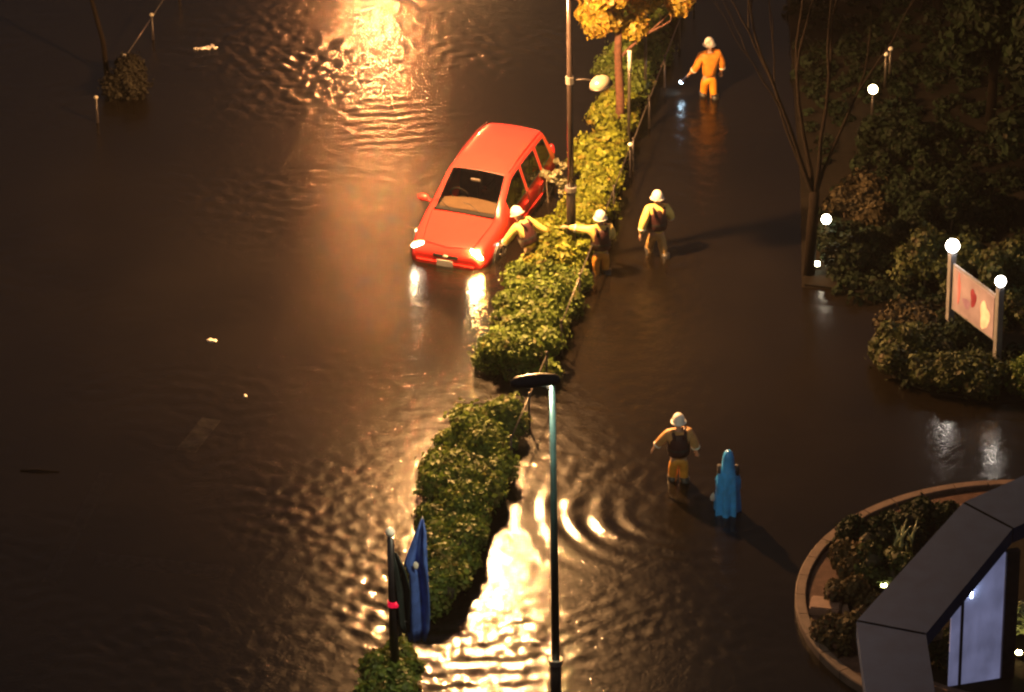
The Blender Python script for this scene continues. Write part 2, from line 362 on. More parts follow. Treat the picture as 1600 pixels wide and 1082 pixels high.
# pale loose sapling that reaches over the back of the car
b = gp(878, 318)
plant('sapling', 'thin grey-green sapling leaning against the rear of the red car', 'shrub', b, [(-.62, .1, .62, .07), (-.48, .08, .66, .09), (-.34, .05, .68, .08), (-.2, 0, .62, .11), (-.08, 0, .72, .09), (.0, 0, .5, .12), (.04, 0, .88, .08), (.05, 0, .3, .12), (-.10, .1, .95, .06)], 1300, .05, mat('grey_leaf', (.16, .16, .09), .5, var=.3, island=.35), 21, core=0, stems=1)

# guard rail beside the hedges: a thin pipe on posts with pale caps
M_rail = mat('rail_pipe', (.09, .08, .07), .35, .5, var=.2)
M_cap = mat('white_cap', (.8, .78, .7), .4, var=.1)
def guard_rail(label, segs, oo, z=.72, cap_at=(), pipe=.014, posts=2.1):
    a = MP(segs[0], oo[0]); t = thing('guard_rail', label, 'guard rail', (a.x, a.y, -.22), group='guard rails beside the hedges')
    e = MP(segs[1], oo[1]) - a; e.z = 0; n = max(1, round(e.length / posts))
    for zz in (z + .22,):
        bm = bmesh.new(); add_tube(bm, [(0, 0, zz), (e.x, e.y, zz)], pipe, 8); bm_obj('rail', bm, M_rail, t, True)
    for k in range(n + 1):
        p = e * (k / n); bm = bmesh.new(); add_tube(bm, [(p.x, p.y, 0), (p.x, p.y, z + .26)], .022, 8); po = bm_obj('post', bm, M_metal_dark, t, True)
        bm = bmesh.new(); add_ball(bm, (p.x, p.y, z + .29), (.055, .055, .045) if k in cap_at else (.034, .034, .025), 10, 6); bm_obj('cap', bm, M_cap if k in cap_at else M_rail, po, True)
guard_rail('thin guard rail showing in the gap between the two big hedges', (7.6, 10.9), (.47, .60))
guard_rail('thin guard rail with a bright white post cap beside the walkers', (12.2, 20.2), (.68, .86), cap_at=(4,))
guard_rail('thin dark guard rail running up beside the street tree', (20.5, 29), (.88, 1.05))

# ------------------------------------------------------------------ street tree on the median
def branch_tree(bm, p, d, L, r, depth, r2, spread=.5, up=.1, tips=None, kids=2):
    q_ = [p]; n = 4; dd = d.copy()
    for i in range(n):
        dd = (dd + Vector((r2.gauss(0, .09), r2.gauss(0, .09), up * .3))).normalized(); q_.append(q_[-1] + dd * L / n)
    add_tube(bm, q_, [r * (1 - .42 * i / n) for i in range(n + 1)], 7 if r > .02 else 4, cap=False)
    if depth == 0:
        if tips is not None: tips.append(q_[-1]); 
        return
    for k in range(kids):
        ax = Vector((r2.gauss(0, 1), r2.gauss(0, 1), r2.gauss(0, .3))).normalized()
        nd = (dd + ax * spread).normalized()
        branch_tree(bm, q_[-1 if k < 2 else r2.choice((2, 3))], nd, L * r2.uniform(.6, .85), r * .58, depth - 1, r2, spread, up, tips, kids)
tb = MP(21.9, .36); r2 = random.Random(5)
t = thing('street_tree', 'street tree on the median with yellow lit leaves and reddish trunk', 'tree', (tb.x, tb.y, -.22))
bm = bmesh.new(); add_tube(bm, [(0, 0, 0), (.03, 0, 1.2), (-.02, .02, 2.4), (.02, .03, 3.4)], [.12, .10, .085, .07], 10)
tips = []
for k in range(5):
    a = k * 1.26 + .4; branch_tree(bm, Vector((.0, .02, 2.2 + .3 * k)), Vector((math.cos(a) * .9, math.sin(a) * .9, .65)).normalized(), .85, .04, 2, r2, .55, .15, tips)
bm_obj('trunk', bm, mat('red_bark', (.10, .045, .03), .8, var=.4, scale=12, bump=.5), t, True)
lobes = [(p.x, p.y, p.z, r2.uniform(.16, .30)) for p in tips] + [(-.52, -.1, 3.05, .26), (-.75, 0, 3.3, .18), (-.25, -.1, 3.25, .34), (-.55, 0, 3.75, .3), (0, 0, 4.1, .5), (.5, .1, 3.6, .4), (.35, .1, 2.9, .28), (-.2, 0, 4.8, .5), (.5, 0, 4.6, .5)]
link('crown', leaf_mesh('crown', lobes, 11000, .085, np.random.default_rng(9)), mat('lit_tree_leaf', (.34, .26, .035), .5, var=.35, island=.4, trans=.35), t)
for o_, s_, zz, g in ((.62, 21.6, 2.6, 0), (.60, 24.2, 2.6, 1)):
    p = MP(s_, o_); t = thing('tree_stake', ['pale round stake standing right beside the street tree trunk', 'taller pale stake behind the street tree at the top edge'][g], 'stake', (p.x, p.y, -.22))
    bm = bmesh.new(); add_tube(bm, [(0, 0, 0), (.02, 0, zz)], .035, 8); bm_obj('shaft', bm, M_rail, t, True)
    bm = bmesh.new(); add_tube(bm, [(.02, 0, zz - .55), (.02, 0, zz - .02)], .042, 8); bm_obj('sleeve', bm, M_cap, t, True)

# ------------------------------------------------------------------ the red car
def build_car():
    fwd = 21
    t = thing('red_car', 'red compact family car stranded with glowing headlights in the flood water', 'car', (-.55, 5.60, -.34))
    t.rotation_euler = (R(-1.0), R(1.7), R(-90 - fwd)); t.scale = (1.09,) * 3
    P = mat('red_car_paint', (.60, .036, .030), .22, var=.04, coat=.6)
    G = glass_mat('car_glass', (.28, .27, .26)); GW = glass_mat('windscreen_glass', (.66, .64, .60)); T = mat('black_trim', (.012, .012, .012), .5, var=.1)
    # x, then (y, z) of nine points from the centre of the top down to the sill
    S = [
     (2.05, [(0, .56), (.25, .56), (.42, .555), (.56, .55), (.58, .53), (.60, .51), (.63, .45), (.63, .33), (.58, .24)]),
     (2.03, [(0, .62), (.25, .62), (.44, .615), (.60, .60), (.62, .58), (.64, .55), (.68, .46), (.68, .33), (.62, .22)]),
     (1.93, [(0, .74), (.27, .735), (.48, .725), (.66, .70), (.68, .67), (.70, .63), (.76, .48), (.76, .33), (.70, .20)]),
     (1.70, [(0, .83), (.28, .825), (.53, .81), (.70, .79), (.73, .76), (.76, .72), (.81, .56), (.82, .36), (.76, .19)]),
     (1.30, [(0, .92), (.30, .915), (.57, .90), (.74, .88), (.76, .85), (.79, .80), (.84, .60), (.85, .36), (.79, .18)]),
     (1.06, [(0, .97), (.32, .965), (.60, .95), (.74, .93), (.765, .91), (.80, .87), (.85, .62), (.85, .36), (.79, .18)]),
     (1.00, [(0, .985), (.32, .98), (.61, .965), (.73, .95), (.76, .925), (.80, .89), (.85, .62), (.85, .36), (.79, .18)]),
     (.62, [(0, 1.26), (.31, 1.255), (.57, 1.235), (.665, 1.20), (.685, 1.16), (.80, .91), (.85, .63), (.85, .36), (.79, .18)]),
     (.22, [(0, 1.50), (.29, 1.495), (.53, 1.475), (.615, 1.44), (.645, 1.39), (.80, .93), (.85, .64), (.85, .36), (.79, .18)]),
     (.16, [(0, 1.525), (.29, 1.52), (.53, 1.50), (.61, 1.465), (.64, 1.41), (.80, .93), (.85, .64), (.85, .36), (.79, .18)]),
     (-.22, [(0, 1.565), (.29, 1.56), (.53, 1.545), (.61, 1.505), (.64, 1.44), (.80, .945), (.85, .65), (.85, .36), (.79, .18)]),
     (-.31, [(0, 1.57), (.29, 1.565), (.53, 1.55), (.61, 1.51), (.64, 1.445), (.80, .95), (.85, .65), (.85, .36), (.79, .18)]),
     (-1.02, [(0, 1.565), (.29, 1.56), (.53, 1.545), (.61, 1.505), (.64, 1.44), (.80, .98), (.85, .67), (.85, .36), (.79, .18)]),
     (-1.12, [(0, 1.56), (.29, 1.555), (.53, 1.54), (.61, 1.50), (.64, 1.435), (.80, .985), (.85, .67), (.85, .36), (.79, .18)]),
     (-1.62, [(0, 1.52), (.28, 1.515), (.51, 1.495), (.59, 1.455), (.62, 1.385), (.775, 1.02), (.83, .70), (.83, .38), (.77, .19)]),
     (-1.74, [(0, 1.49), (.28, 1.485), (.50, 1.465), (.58, 1.42), (.61, 1.35), (.765, 1.03), (.82, .70), (.82, .38), (.76, .20)]),
     (-1.80, [(0, 1.45), (.28, 1.445), (.50, 1.42), (.58, 1.38), (.61, 1.31), (.76, 1.03), (.815, .70), (.815, .38), (.755, .20)]),
     (-1.97, [(0, 1.08), (.30, 1.075), (.56, 1.06), (.66, 1.03), (.685, 1.0), (.74, .92), (.79, .68), (.79, .38), (.73, .22)]),
     (-2.01, [(0, 1.00), (.30, .995), (.58, .98), (.67, .95), (.69, .93), (.73, .88), (.78, .66), (.78, .38), (.72, .24)]),
     (-2.05, [(0, .62), (.30, .62), (.52, .61), (.64, .60), (.66, .59), (.68, .57), (.72, .52), (.72, .38), (.66, .26)]),
    ]
    bm = bmesh.new(); rows = []
    for x, pr in S:
        half = [bm.verts.new((x, y, z)) for y, z in pr]
        other = [bm.verts.new((x, -y, z)) for y, z in pr[1:]]
        rows.append(other[::-1] + half)          # 17 verts, index 8 is the centre
    for i in range(len(rows) - 1):
        x0, x1 = S[i][0], S[i + 1][0]; xm = (x0 + x1) / 2
        for j in range(16):
            f = bm.faces.new((rows[i][j], rows[i][j + 1], rows[i + 1][j + 1], rows[i + 1][j])); k = j - 8 if j >= 8 else 7 - j
            f.smooth = True
            if k in (0, 1) and .22 <= xm <= 1.0: f.material_index = 1
            if k in (0, 1) and -1.97 < xm < -1.80: f.material_index = 2
            if k == 4 and (-.22 < xm < .62): f.material_index = 3 if j > 8 else 4
            if k == 4 and (-1.02 < xm < -.31): f.material_index = 5 if j > 8 else 6
            if k == 4 and (-1.62 < xm < -1.12): f.material_index = 7 if j > 8 else 8
    bm.faces.new(rows[0]); bm.faces.new(rows[-1][::-1])
    bmesh.ops.recalc_face_normals(bm, faces=bm.faces)
    me = bpy.data.meshes.new('shell')
    cl = bm.edges.layers.float.new('crease_edge')
    vl = bm.verts.layers.float.new('crease_vert')
    for v in bm.verts:
        ms_ = [f.material_index for f in v.link_faces]
        if any(m_ and ms_.count(m_) == 1 for m_ in ms_): v[vl] = .85
    for e in bm.edges:
        mi = {f.material_index for f in e.link_faces}
        if len(mi) > 1: e[cl] = .8
    bm.to_mesh(me); bm.free()
    tmp = bpy.data.objects.new('shell', me); COL.objects.link(tmp)
    for i in range(9): me.materials.append(P)
    md_ = tmp.modifiers.new('s', 'SUBSURF'); md_.levels = 2; md_.render_levels = 2
    dg = bpy.context.evaluated_depsgraph_get(); ev = bpy.data.meshes.new_from_object(tmp.evaluated_get(dg))
    bpy.data.objects.remove(tmp)
    names = ['body', 'windscreen', 'rear_window'] + ['side_window'] * 6
    for i, nm in enumerate(names):
        b2 = bmesh.new(); b2.from_mesh(ev)
        bmesh.ops.delete(b2, geom=[f for f in b2.faces if f.material_index != i], context='FACES')
        for f in b2.faces: f.material_index = 0; f.smooth = True
        m2 = bpy.data.meshes.new(nm); b2.to_mesh(m2)
        link(nm, m2, P if i == 0 else (GW if i == 1 else G), t)
        if i:                                   # rubber seal round the pane
            ed = [e for e in b2.edges if e.is_boundary]; b3 = bmesh.new()
            for e in ed: add_tube(b3, [e.verts[0].co, e.verts[1].co], .011, 4, cap=False)
            bm_obj('window_seal', b3, T, t)
        b2.free()
    def box(nm, c, s, m, rz=0, bev=.01, par=t, M=None):
        b2 = bmesh.new(); add_box(b2, c, s, rz, M, bev); return bm_obj(nm, b2, m, par)
    # nose
    box('grille', (2.035, 0, .555), (.05, .52, .075), T, bev=.015)
    box('bumper', (2.035, 0, .40), (.09, 1.22, .15), P, bev=.035)
    box('air_intake', (2.078, 0, .335), (.03, .7, .07), T)
    box('number_plate', (2.092, 0, .43), (.012, .33, .15), mat('plate_white', (.6, .6, .55), .5, var=.1), bev=.003)
    b2 = bmesh.new(); add_ball(b2, (2.068, 0, .575), (.012, .05, .035), 12, 8); bm_obj('emblem', b2, M_cap, t, True)
    E1 = mat('headlamp_glow', (.8, .8, .8), .3, emis=(1, .80, .55), es=45); E2 = mat('headlamp_glow_bright', (.8, .8, .8), .3, emis=(1, .50, .12), es=1300)
    for sgn, em in ((1, E2), (-1, E1)):
        M = Matrix.Translation((1.915, sgn * .585, .645)) @ Matrix.Rotation(sgn * R(-30), 4, 'Z') @ Matrix.Rotation(R(32), 4, 'Y')
        b2 = bmesh.new(); add_ball(b2, (0, 0, 0), (.055, .165 if sgn > 0 else .15, .12 if sgn > 0 else .105), 16, 10, M); h_ = bm_obj('headlight', b2, em, t, True)
        b2 = bmesh.new(); add_ball(b2, (0, 0, 0), (.035, .17, .125), 16, 10, M @ Matrix.Translation((-.015, 0, 0))); bm_obj('headlight_rim', b2, M_cap, h_, True)
        ld = bpy.data.lights.new('headlight_beam', 'SPOT'); ld.energy = 120 if sgn > 0 else 45; ld.color = (1, .72, .4); ld.spot_size = R(95); ld.spot_blend = .8; ld.shadow_soft_size = .07
        lo = bpy.data.objects.new('headlight_beam', ld); COL.objects.link(lo); lo.parent = t; lo.location = (2.16, sgn * .60, .66); lo.rotation_euler = (0, R(-78), 0); 
        lo.rotation_euler = Vector((1, sgn * .1, -.25)).to_track_quat('-Z', 'Y').to_euler()
        b2 = bmesh.new(); add_ball(b2, (1.45, sgn * .835, .66), (.05, .018, .025), 10, 6); bm_obj('side_repeater', b2, mat('repeater', (.8, .75, .65), .3, emis=(1, .8, .6), es=2.5 if sgn > 0 else .3), t, True)
        # mirrors
        b2 = bmesh.new(); add_ball(b2, (.72, sgn * .965, .985), (.075, .12, .075), 14, 10); add_box(b2, (.73, sgn * .86, .95), (.05, .12, .04)); bm_obj('door_mirror', b2, P, t, True)
        # door seams, handles, side strip
        for xs in (.82, -.27, -1.08):
            pts = [(xs, sgn * .806, .93), (xs, sgn * .853, .66), (xs, sgn * .856, .40)]
            b2 = bmesh.new(); add_tube(b2, pts, .007, 4); bm_obj('door_seam', b2, T, t)
        for xs in (-.10, -.92): box('door_handle', (xs, sgn * .855, .78), (.16, .03, .03), P, par=t)
        box('rubbing_strip', (-.2, sgn * .862, .52), (2.0, .02, .04), P, par=t)
        # roof channel
        b2 = bmesh.new(); add_tube(b2, [(.12, sgn * .575, 1.505), (-.5, sgn * .58, 1.556), (-1.2, sgn * .575, 1.546), (-1.66, sgn * .55, 1.50)], .010, 5); bm_obj('roof_channel', b2, mat('dark_red_trim', (.12, .01, .01), .5, var=.1), t, True)
        # lamps at the back
        b2 = bmesh.new(); add_ball(b2, (-1.96, sgn * .69, .92), (.06, .06, .17), 12, 8); bm_obj('tail_light', b2, mat('tail_lamp_red', (.5, .01, .01), .2, var=.1, emis=(1, .03, .02), es=.5), t, True)
        for xw in (1.32, -1.28):
            b2 = bmesh.new(); add_tube(b2, [(xw, sgn * .70, .31), (xw, sgn * .862, .31)], .36, 28); bm_obj('wheel_arch', b2, T, t)
            wb = bmesh.new(); add_loft(wb, [[Vector((xw + r * math.cos(a * math.pi / 14), sgn * y, .31 + r * math.sin(a * math.pi / 14))) for a in range(28)] for r, y in ((.27, .68), (.305, .70), (.31, .84), (.295, .872), (.22, .872))]); wh = bm_obj('wheel', wb, mat('tyre_rubber', (.02, .02, .02), .8), t, True)
            wb = bmesh.new(); add_tube(wb, [(xw, sgn * .85, .31), (xw, sgn * .875, .31)], .07, 12)
            for k in range(7):
                a = k * 2 * math.pi / 7; add_tube(wb, [(xw, sgn * .876, .31), (xw + .21 * math.cos(a), sgn * .874, .31 + .21 * math.sin(a))], .018, 5)
            bm_obj('rim', wb, M_metal_grey, wh)
    box('cowl_panel', (1.0, 0, .985), (.13, 1.24, .035), T, bev=.01)
    for sgn in (-1, 1):
        b2 = bmesh.new(); add_tube(b2, [(1.90, sgn * .50, .755), (1.70, sgn * .55, .822), (1.30, sgn * .61, .905), (1.06, sgn * .64, .955)], .006, 4); bm_obj('bonnet_seam', b2, T, t)
    b2 = bmesh.new(); add_tube(b2, [(1.90, -.50, .755), (1.955, 0, .735), (1.90, .50, .755)], .007, 4); bm_obj('bonnet_seam', b2, T, t)
    for sgn in (.35, -.28):
        b2 = bmesh.new(); add_tube(b2, [(1.03, sgn, .995), (.88, sgn - .28, 1.09), (.86, sgn - .42, 1.10)], .009, 4); bm_obj('wiper', b2, T, t)
    box('rear_bumper', (-2.04, 0, .43), (.10, 1.35, .2), P, bev=.04)
    box('rear_plate', (-2.08, 0, .72), (.015, .33, .15), M_cap, bev=.003)
    # inside
    I = mat('dark_seat_cloth', (.05, .045, .04), .9); D = mat('tan_dashboard', (.16, .11, .07), .8, var=.15)
    box('cabin_floor', (-.4, 0, .35), (2.9, 1.4, .04), I)
    b2 = bmesh.new(); add_loft(b2, [[Vector((x, y, z)) for x, z in ((.98, .93), (.50 - .12 * math.cos(y * 2.6), .955), (.40, .84), (.5, .6), (.98, .6))] for y in (-.72, -.48, -.24, 0, .24, .48, .72)]); bm_obj('dashboard', b2, D, t)
    for xs in (.0, -.85):
        for ys in (.36, -.36):
            b2 = bmesh.new(); add_box(b2, (xs, ys, .58), (.5, .48, .16), bev=.05); add_box(b2, (0, 0, 0), (.13, .46, .62), M=Matrix.Translation((xs - .27, ys, .90)) @ Matrix.Rotation(R(-12), 4, 'Y'), bev=.05)
            add_box(b2, (xs - .36, ys, 1.28), (.09, .24, .17), bev=.03); bm_obj('seat', b2, I, t)
    b2 = bmesh.new()
    pts = [Vector((.36 + .06 * math.sin(a), -.36 + .18 * math.cos(a), .98 + .16 * math.sin(a))) for a in [k * 2 * math.pi / 16 for k in range(17)]]; add_tube(b2, pts, .014, 5); bm_obj('steering_wheel', b2, T, t)
    b2 = bmesh.new(); add_box(b2, (.40, 0, 1.37), (.03, .2, .06), bev=.01); bm_obj('rear_view_mirror', b2, M_metal_grey, t)
build_car()

# ------------------------------------------------------------------ people
def skin(name, verts, edges, radii, root=0, m=None, parent=None, sub=1):
    me = bpy.data.meshes.new(name); me.from_pydata([tuple(v) for v in verts], edges, [])
    o = bpy.data.objects.new(name, me); COL.objects.link(o)
    o.modifiers.new('k', 'SKIN'); s = o.modifiers.new('s', 'SUBSURF'); s.levels = s.render_levels = sub
    for i, r in enumerate(radii):
        sv = me.skin_vertices[0].data[i]; sv.radius = r if hasattr(r, '__len__') else (r, r); sv.use_root = (i == root)
    dg = bpy.context.evaluated_depsgraph_get(); ev = bpy.data.meshes.new_from_object(o.evaluated_get(dg)); bpy.data.objects.remove(o)
    ev.name = name; return link(name, ev, m, parent, True)
SKIN = mat('skin_tone', (.45, .28, .19), .55, var=.1)
def person(label, loc, rz, jacket, trousers, arms, legs=((-.11, .05, -.02), (.12, -.04, .03)), lean=(0, 0), vest=None, helmet=True, boots=True, hooded=False, cat='person'):
    """arms: ((elbow),(hand)) for left, right in body axes (x right, y forward, z up from the ground)"""
    t = thing('person', label, cat, (loc.x, loc.y, -.38), rz)
    PV = Vector((0, 0, .94)); Q = Matrix.Rotation(R(lean[1]), 4, 'Y') @ Matrix.Rotation(R(-lean[0]), 4, 'X')
    U = lambda x, y, z: PV + Q @ (Vector((x, y, z)) - PV)
    V = []; E = []; RR = []
    def add(p, r, parent=None):
        V.append(Vector(p)); RR.append(r); i = len(V) - 1
        if parent is not None: E.append((parent, i))
        return i
    pel = add(PV, (.10, .075)); wa = add(U(0, 0, 1.10), (.11, .08), pel); ch = add(U(0, 0, 1.32), (.16, .115), wa); nk0 = add(U(0, 0, 1.47), (.075, .065), ch)
    nk = add(U(0, .01, 1.53), .056, nk0); h1 = add(U(0, .03, 1.60), (.070, .085), nk); h2 = add(U(0, .02, 1.69), (.078, .095), h1); h3 = add(U(0, .01, 1.77), (.05, .06), h2)
    add(U(0, .135, 1.635), .014, h1)            # nose
    JV, JE, JR = [PV + Vector((0, 0, -.09)), U(0, 0, 1.10), U(0, 0, 1.32), U(0, 0, 1.46)], [(0, 1), (1, 2), (2, 3)], [(.20, .16), (.18, .145), (.205, .15), (.10, .09)]
    for side, (el, ha) in zip((-1, 1), arms):
        sh = U(side * .20, 0, 1.43); el = Vector(el); ha = Vector(ha)
        a = add(sh, .062, ch); b_ = add(el, .045, a); d = (ha - el).normalized(); wr = ha - d * .06
        c = add(wr, .030, b_); pm = add(ha, (.040, .022), c)
        side_v = d.cross(Vector((0, 0, 1))); side_v = (side_v if side_v.length > .1 else Vector((1, 0, 0))).normalized(); dn = d.cross(side_v).normalized()
        for f in range(4):
            k = (f - 1.5) * .020; L = (.055, .068, .062, .048)[f]
            k1 = add(ha + side_v * k + d * .035, .0105, pm); k2 = add(ha + side_v * k * 1.1 + d * (.035 + L * .6) + dn * .012, .0095, k1); add(ha + side_v * k * 1.1 + d * (.035 + L) + dn * .032, .008, k2)
        th = add(ha - side_v * .045 + d * .0, .012, pm); add(ha - side_v * .06 + d * .035 + dn * .01, .010, th)
        n0 = len(JV); JV += [sh, (sh + el) / 2, el, (el + wr) / 2, wr]; JE += [(2, n0), (n0, n0 + 1), (n0 + 1, n0 + 2), (n0 + 2, n0 + 3), (n0 + 3, n0 + 4)]; JR += [.115, .104, .092, .080, .064]
    TV, TE, TR = [PV + Vector((0, 0, .03)), PV + Vector((0, 0, -.08))], [(0, 1)], [(.17, .135), (.165, .135)]
    for side, (fx, fy, ky) in zip((-1, 1), legs):
        hip = Vector((side * .09, 0, .86)); kn = Vector((fx * .9, fy * .5 + ky + .04, .50)); an = Vector((fx, fy, .09)); to = an + Vector((0, .15, -.05))
        a = add(hip, .088, pel); k = add(kn, .058, a); an_i = add(an, .042, k); add(to, .035, an_i)
        n0 = len(TV); TV += [hip + Vector((0, 0, -.02)), (hip + kn) / 2, kn, (kn + an) / 2 + Vector((0, -.01, 0)), an + Vector((0, 0, .06))]
        TE += [(1, n0)] + [(n0 + q_, n0 + q_ + 1) for q_ in range(4)]; TR += [.112, .105, .088, .085, .075]
        if boots:
            bb = bmesh.new(); add_loft(bb, [[Vector((an.x + r * math.cos(a_ * math.pi / 6), an.y + dy + r * s * math.sin(a_ * math.pi / 6), z)) for a_ in range(12)] for r, s, dy, z in ((.055, 1.9, .05, 0), (.06, 1.95, .05, .05), (.06, 1.4, .02, .10), (.062, 1.1, 0, .18), (.082, 1, -.005, .34), (.096, 1, .02, .47))])
            bm_obj('boot', bb, mat('black_boot_rubber', (.02, .02, .02), .4), t, True)
    for el, ha in arms:
        el = Vector(el); ha = Vector(ha); d = (ha - el); bb = bmesh.new(); add_tube(bb, [el + d * .28, el + d * .42], .083, 12); bm_obj('reflective_band', bb, mat('silver_band', (.75, .74, .68), .35, var=.1), t, True)
    body = skin('body', V, E, RR, 0, SKIN, t, 1)
    for sx in (-1, 1):
        bb = bmesh.new(); add_ball(bb, U(sx * .032, .105, 1.665), .012, 8, 6); bm_obj('eye', bb, mat('eye_dark', (.03, .02, .02), .2), body, True)
        bb = bmesh.new(); add_ball(bb, U(sx * .088, .02, 1.65), (.014, .025, .034), 8, 6); bm_obj('ear', bb, SKIN, body, True)
    bb = bmesh.new(); add_ball(bb, U(0, .108, 1.59), (.026, .010, .007), 8, 6); bm_obj('mouth', bb, mat('lips', (.28, .10, .08), .5), body, True)
    skin('jacket', JV, JE, JR, 0, jacket, t, 1); skin('trousers', TV, TE, TR, 0, trousers, t, 1)
    if helmet:
        bb = bmesh.new(); rings = []
        for r, z in ((.135, 1.665), (.128, 1.70), (.122, 1.74), (.100, 1.79), (.062, 1.825), (.015, 1.84)):
            rings.append([U(r * .92 * math.cos(a * math.pi / 8), .015 + r * 1.08 * math.sin(a * math.pi / 8), z) for a in range(16)])
        add_loft(bb, rings); hm = bm_obj('helmet', bb, mat('white_helmet', (.80, .78, .74), .3, var=.05), t, True)
        bb = bmesh.new(); add_loft(bb, [[U(r * math.cos(a * math.pi / 8), .02 + r * 1.15 * math.sin(a * math.pi / 8), z) for a in range(16)] for r, z in ((.120, 1.672), (.148, 1.666), (.148, 1.656), (.120, 1.655))]); bm_obj('helmet_brim', bb, MATS['white_helmet'], hm, True)
    else:
        bb = bmesh.new(); add_ball(bb, U(0, -.005, 1.70), (.095, .115, .10), 12, 8); bm_obj('hair', bb, mat('black_hair', (.015, .012, .01), .6), t, True)
    if vest:
        bb = bmesh.new(); rings = []
        for z, a_, c_ in ((.98, .205, .175), (1.06, .215, .185), (1.20, .215, .185), (1.32, .215, .18), (1.40, .17, .155), (1.44, .13, .13)):
            rings.append([U(a_ * math.cos(k * math.pi / 10), c_ * math.sin(k * math.pi / 10) * (1 + .06 * math.sin(k * 3)), z) for k in range(20)])
        add_loft(bb, rings); vo = bm_obj('life_vest', bb, vest, t, True)
        for sx in (-1, 1):
            bb = bmesh.new(); add_tube(bb, [U(sx * .10, -.165, 1.34), U(sx * .115, -.10, 1.475), U(sx * .115, .05, 1.50), U(sx * .10, .165, 1.36)], [.035, .032, .032, .035], 6); bm_obj('shoulder_strap', bb, vest, vo, True)
        bb = bmesh.new(); add_loft(bb, [[U(.222 * math.cos(k * math.pi / 10), .195 * math.sin(k * math.pi / 10), z) for k in range(20)] for z in (1.10, 1.14)]); bm_obj('waist_belt', bb, mat('belt_black', (.02, .02, .02), .5), vo)
    return t, U
YEL = mat('yellow_rescue_jacket', (.78, .60, .18), .6, var=.15, scale=10, bump=.3)
ORG = mat('orange_rescue_trousers', (.60, .27, .035), .6, var=.18, scale=10, bump=.3)
VES = mat('dark_red_life_vest', (.035, .007, .008), .6, var=.3)
OR2 = mat('orange_overall', (.62, .24, .03), .6, var=.15, scale=10, bump=.3)
# reaching from beside the car
person('rescuer in white helmet leaning to the car door, yellow arm stretched back', gp(830, 422), R(52), YEL, mat('dark_brown_trousers', (.05, .035, .025), .6),  # dark brown trousers instead of the orange ones
       (((-.26, .42, 1.05), (-.22, .58, .88)), ((.40, .02, 1.14), (.68, -.12, .92))), lean=(27, 0), vest=VES)
person('rescuer behind the hedge with white helmet and left arm stretched towards the car', gp(939, 428), R(12), YEL, ORG,
       (((-.40, .12, 1.40), (-.70, .20, 1.46)), ((.27, .10, 1.15), (.16, .30, 1.08))), vest=VES)
person('rescuer walking alone right of the hedge with white helmet and bent right arm', gp(1026, 398), R(18), YEL, mat('tan_trousers', (.42, .27, .10), .6, var=.2, scale=10, bump=.3),
       (((-.33, -.06, 1.16), (-.36, -.02, .88)), ((.33, .02, 1.20), (.36, .22, 1.08))), legs=((-.10, .20, .05), (.13, -.2, -.02)), lean=(4, 3), vest=VES)
tp, _ = person('wader in orange overall and white helmet carrying a lit torch, farthest away', gp(1108, 152), R(18), OR2, mat('bright_orange_trousers', (.72, .30, .02), .6, var=.15), 
       (((-.30, .02, 1.15), (-.40, .20, .92)), ((.30, -.02, 1.15), (.30, .06, .90))), legs=((-.09, .12, .03), (.10, -.12, 0)))
person('rescuer in orange trousers and dark vest wading in bright ripples, nearest the camera', gp(1060, 752), R(6), mat('tan_orange_jacket', (.50, .27, .10), .6, var=.15, scale=10, bump=.3), ORG,
       (((-.34, .10, 1.20), (-.46, .16, 1.02)), ((.31, .0, 1.17), (.36, .06, .95))), legs=((-.11, .06, 0), (.12, -.04, 0)), vest=VES)
# torch in the hand of the farthest wader
hp = tp.matrix_basis @ Vector((-.42, .26, .88)); 
t = thing('torch', 'lit blue-white hand torch pointing down at the water', 'torch', hp)
dv = Vector((-.25, .1, -.38)).normalized()
bm = bmesh.new(); add_tube(bm, [(0, 0, 0), dv * .16], [.022, .024], 10); bm_obj('handle', bm, mat('blue_plastic', (.02, .03, .10), .4), t, True)
bm = bmesh.new(); add_tube(bm, [dv * .16, dv * .22], [.03, .06], 12); bm_obj('torch_head', bm, MATS['blue_plastic'], t, True)
bm = bmesh.new(); add_ball(bm, dv * .235, (.055, .055, .035), 12, 8); bm_obj('torch_lens', bm, mat('torch_glow', (.8, .8, .8), .3, emis=(.55, .8, 1), es=50), t, True)
ld = bpy.data.lights.new('torch_beam', 'SPOT'); ld.energy = 30; ld.color = (.6, .82, 1); ld.spot_size = R(80); ld.spot_blend = .7; ld.shadow_soft_size = .04
lo = bpy.data.objects.new('torch_beam', ld); COL.objects.link(lo); lo.parent = t; lo.location = dv * .30; lo.rotation_euler = dv.to_track_quat('-Z', 'Y').to_euler()

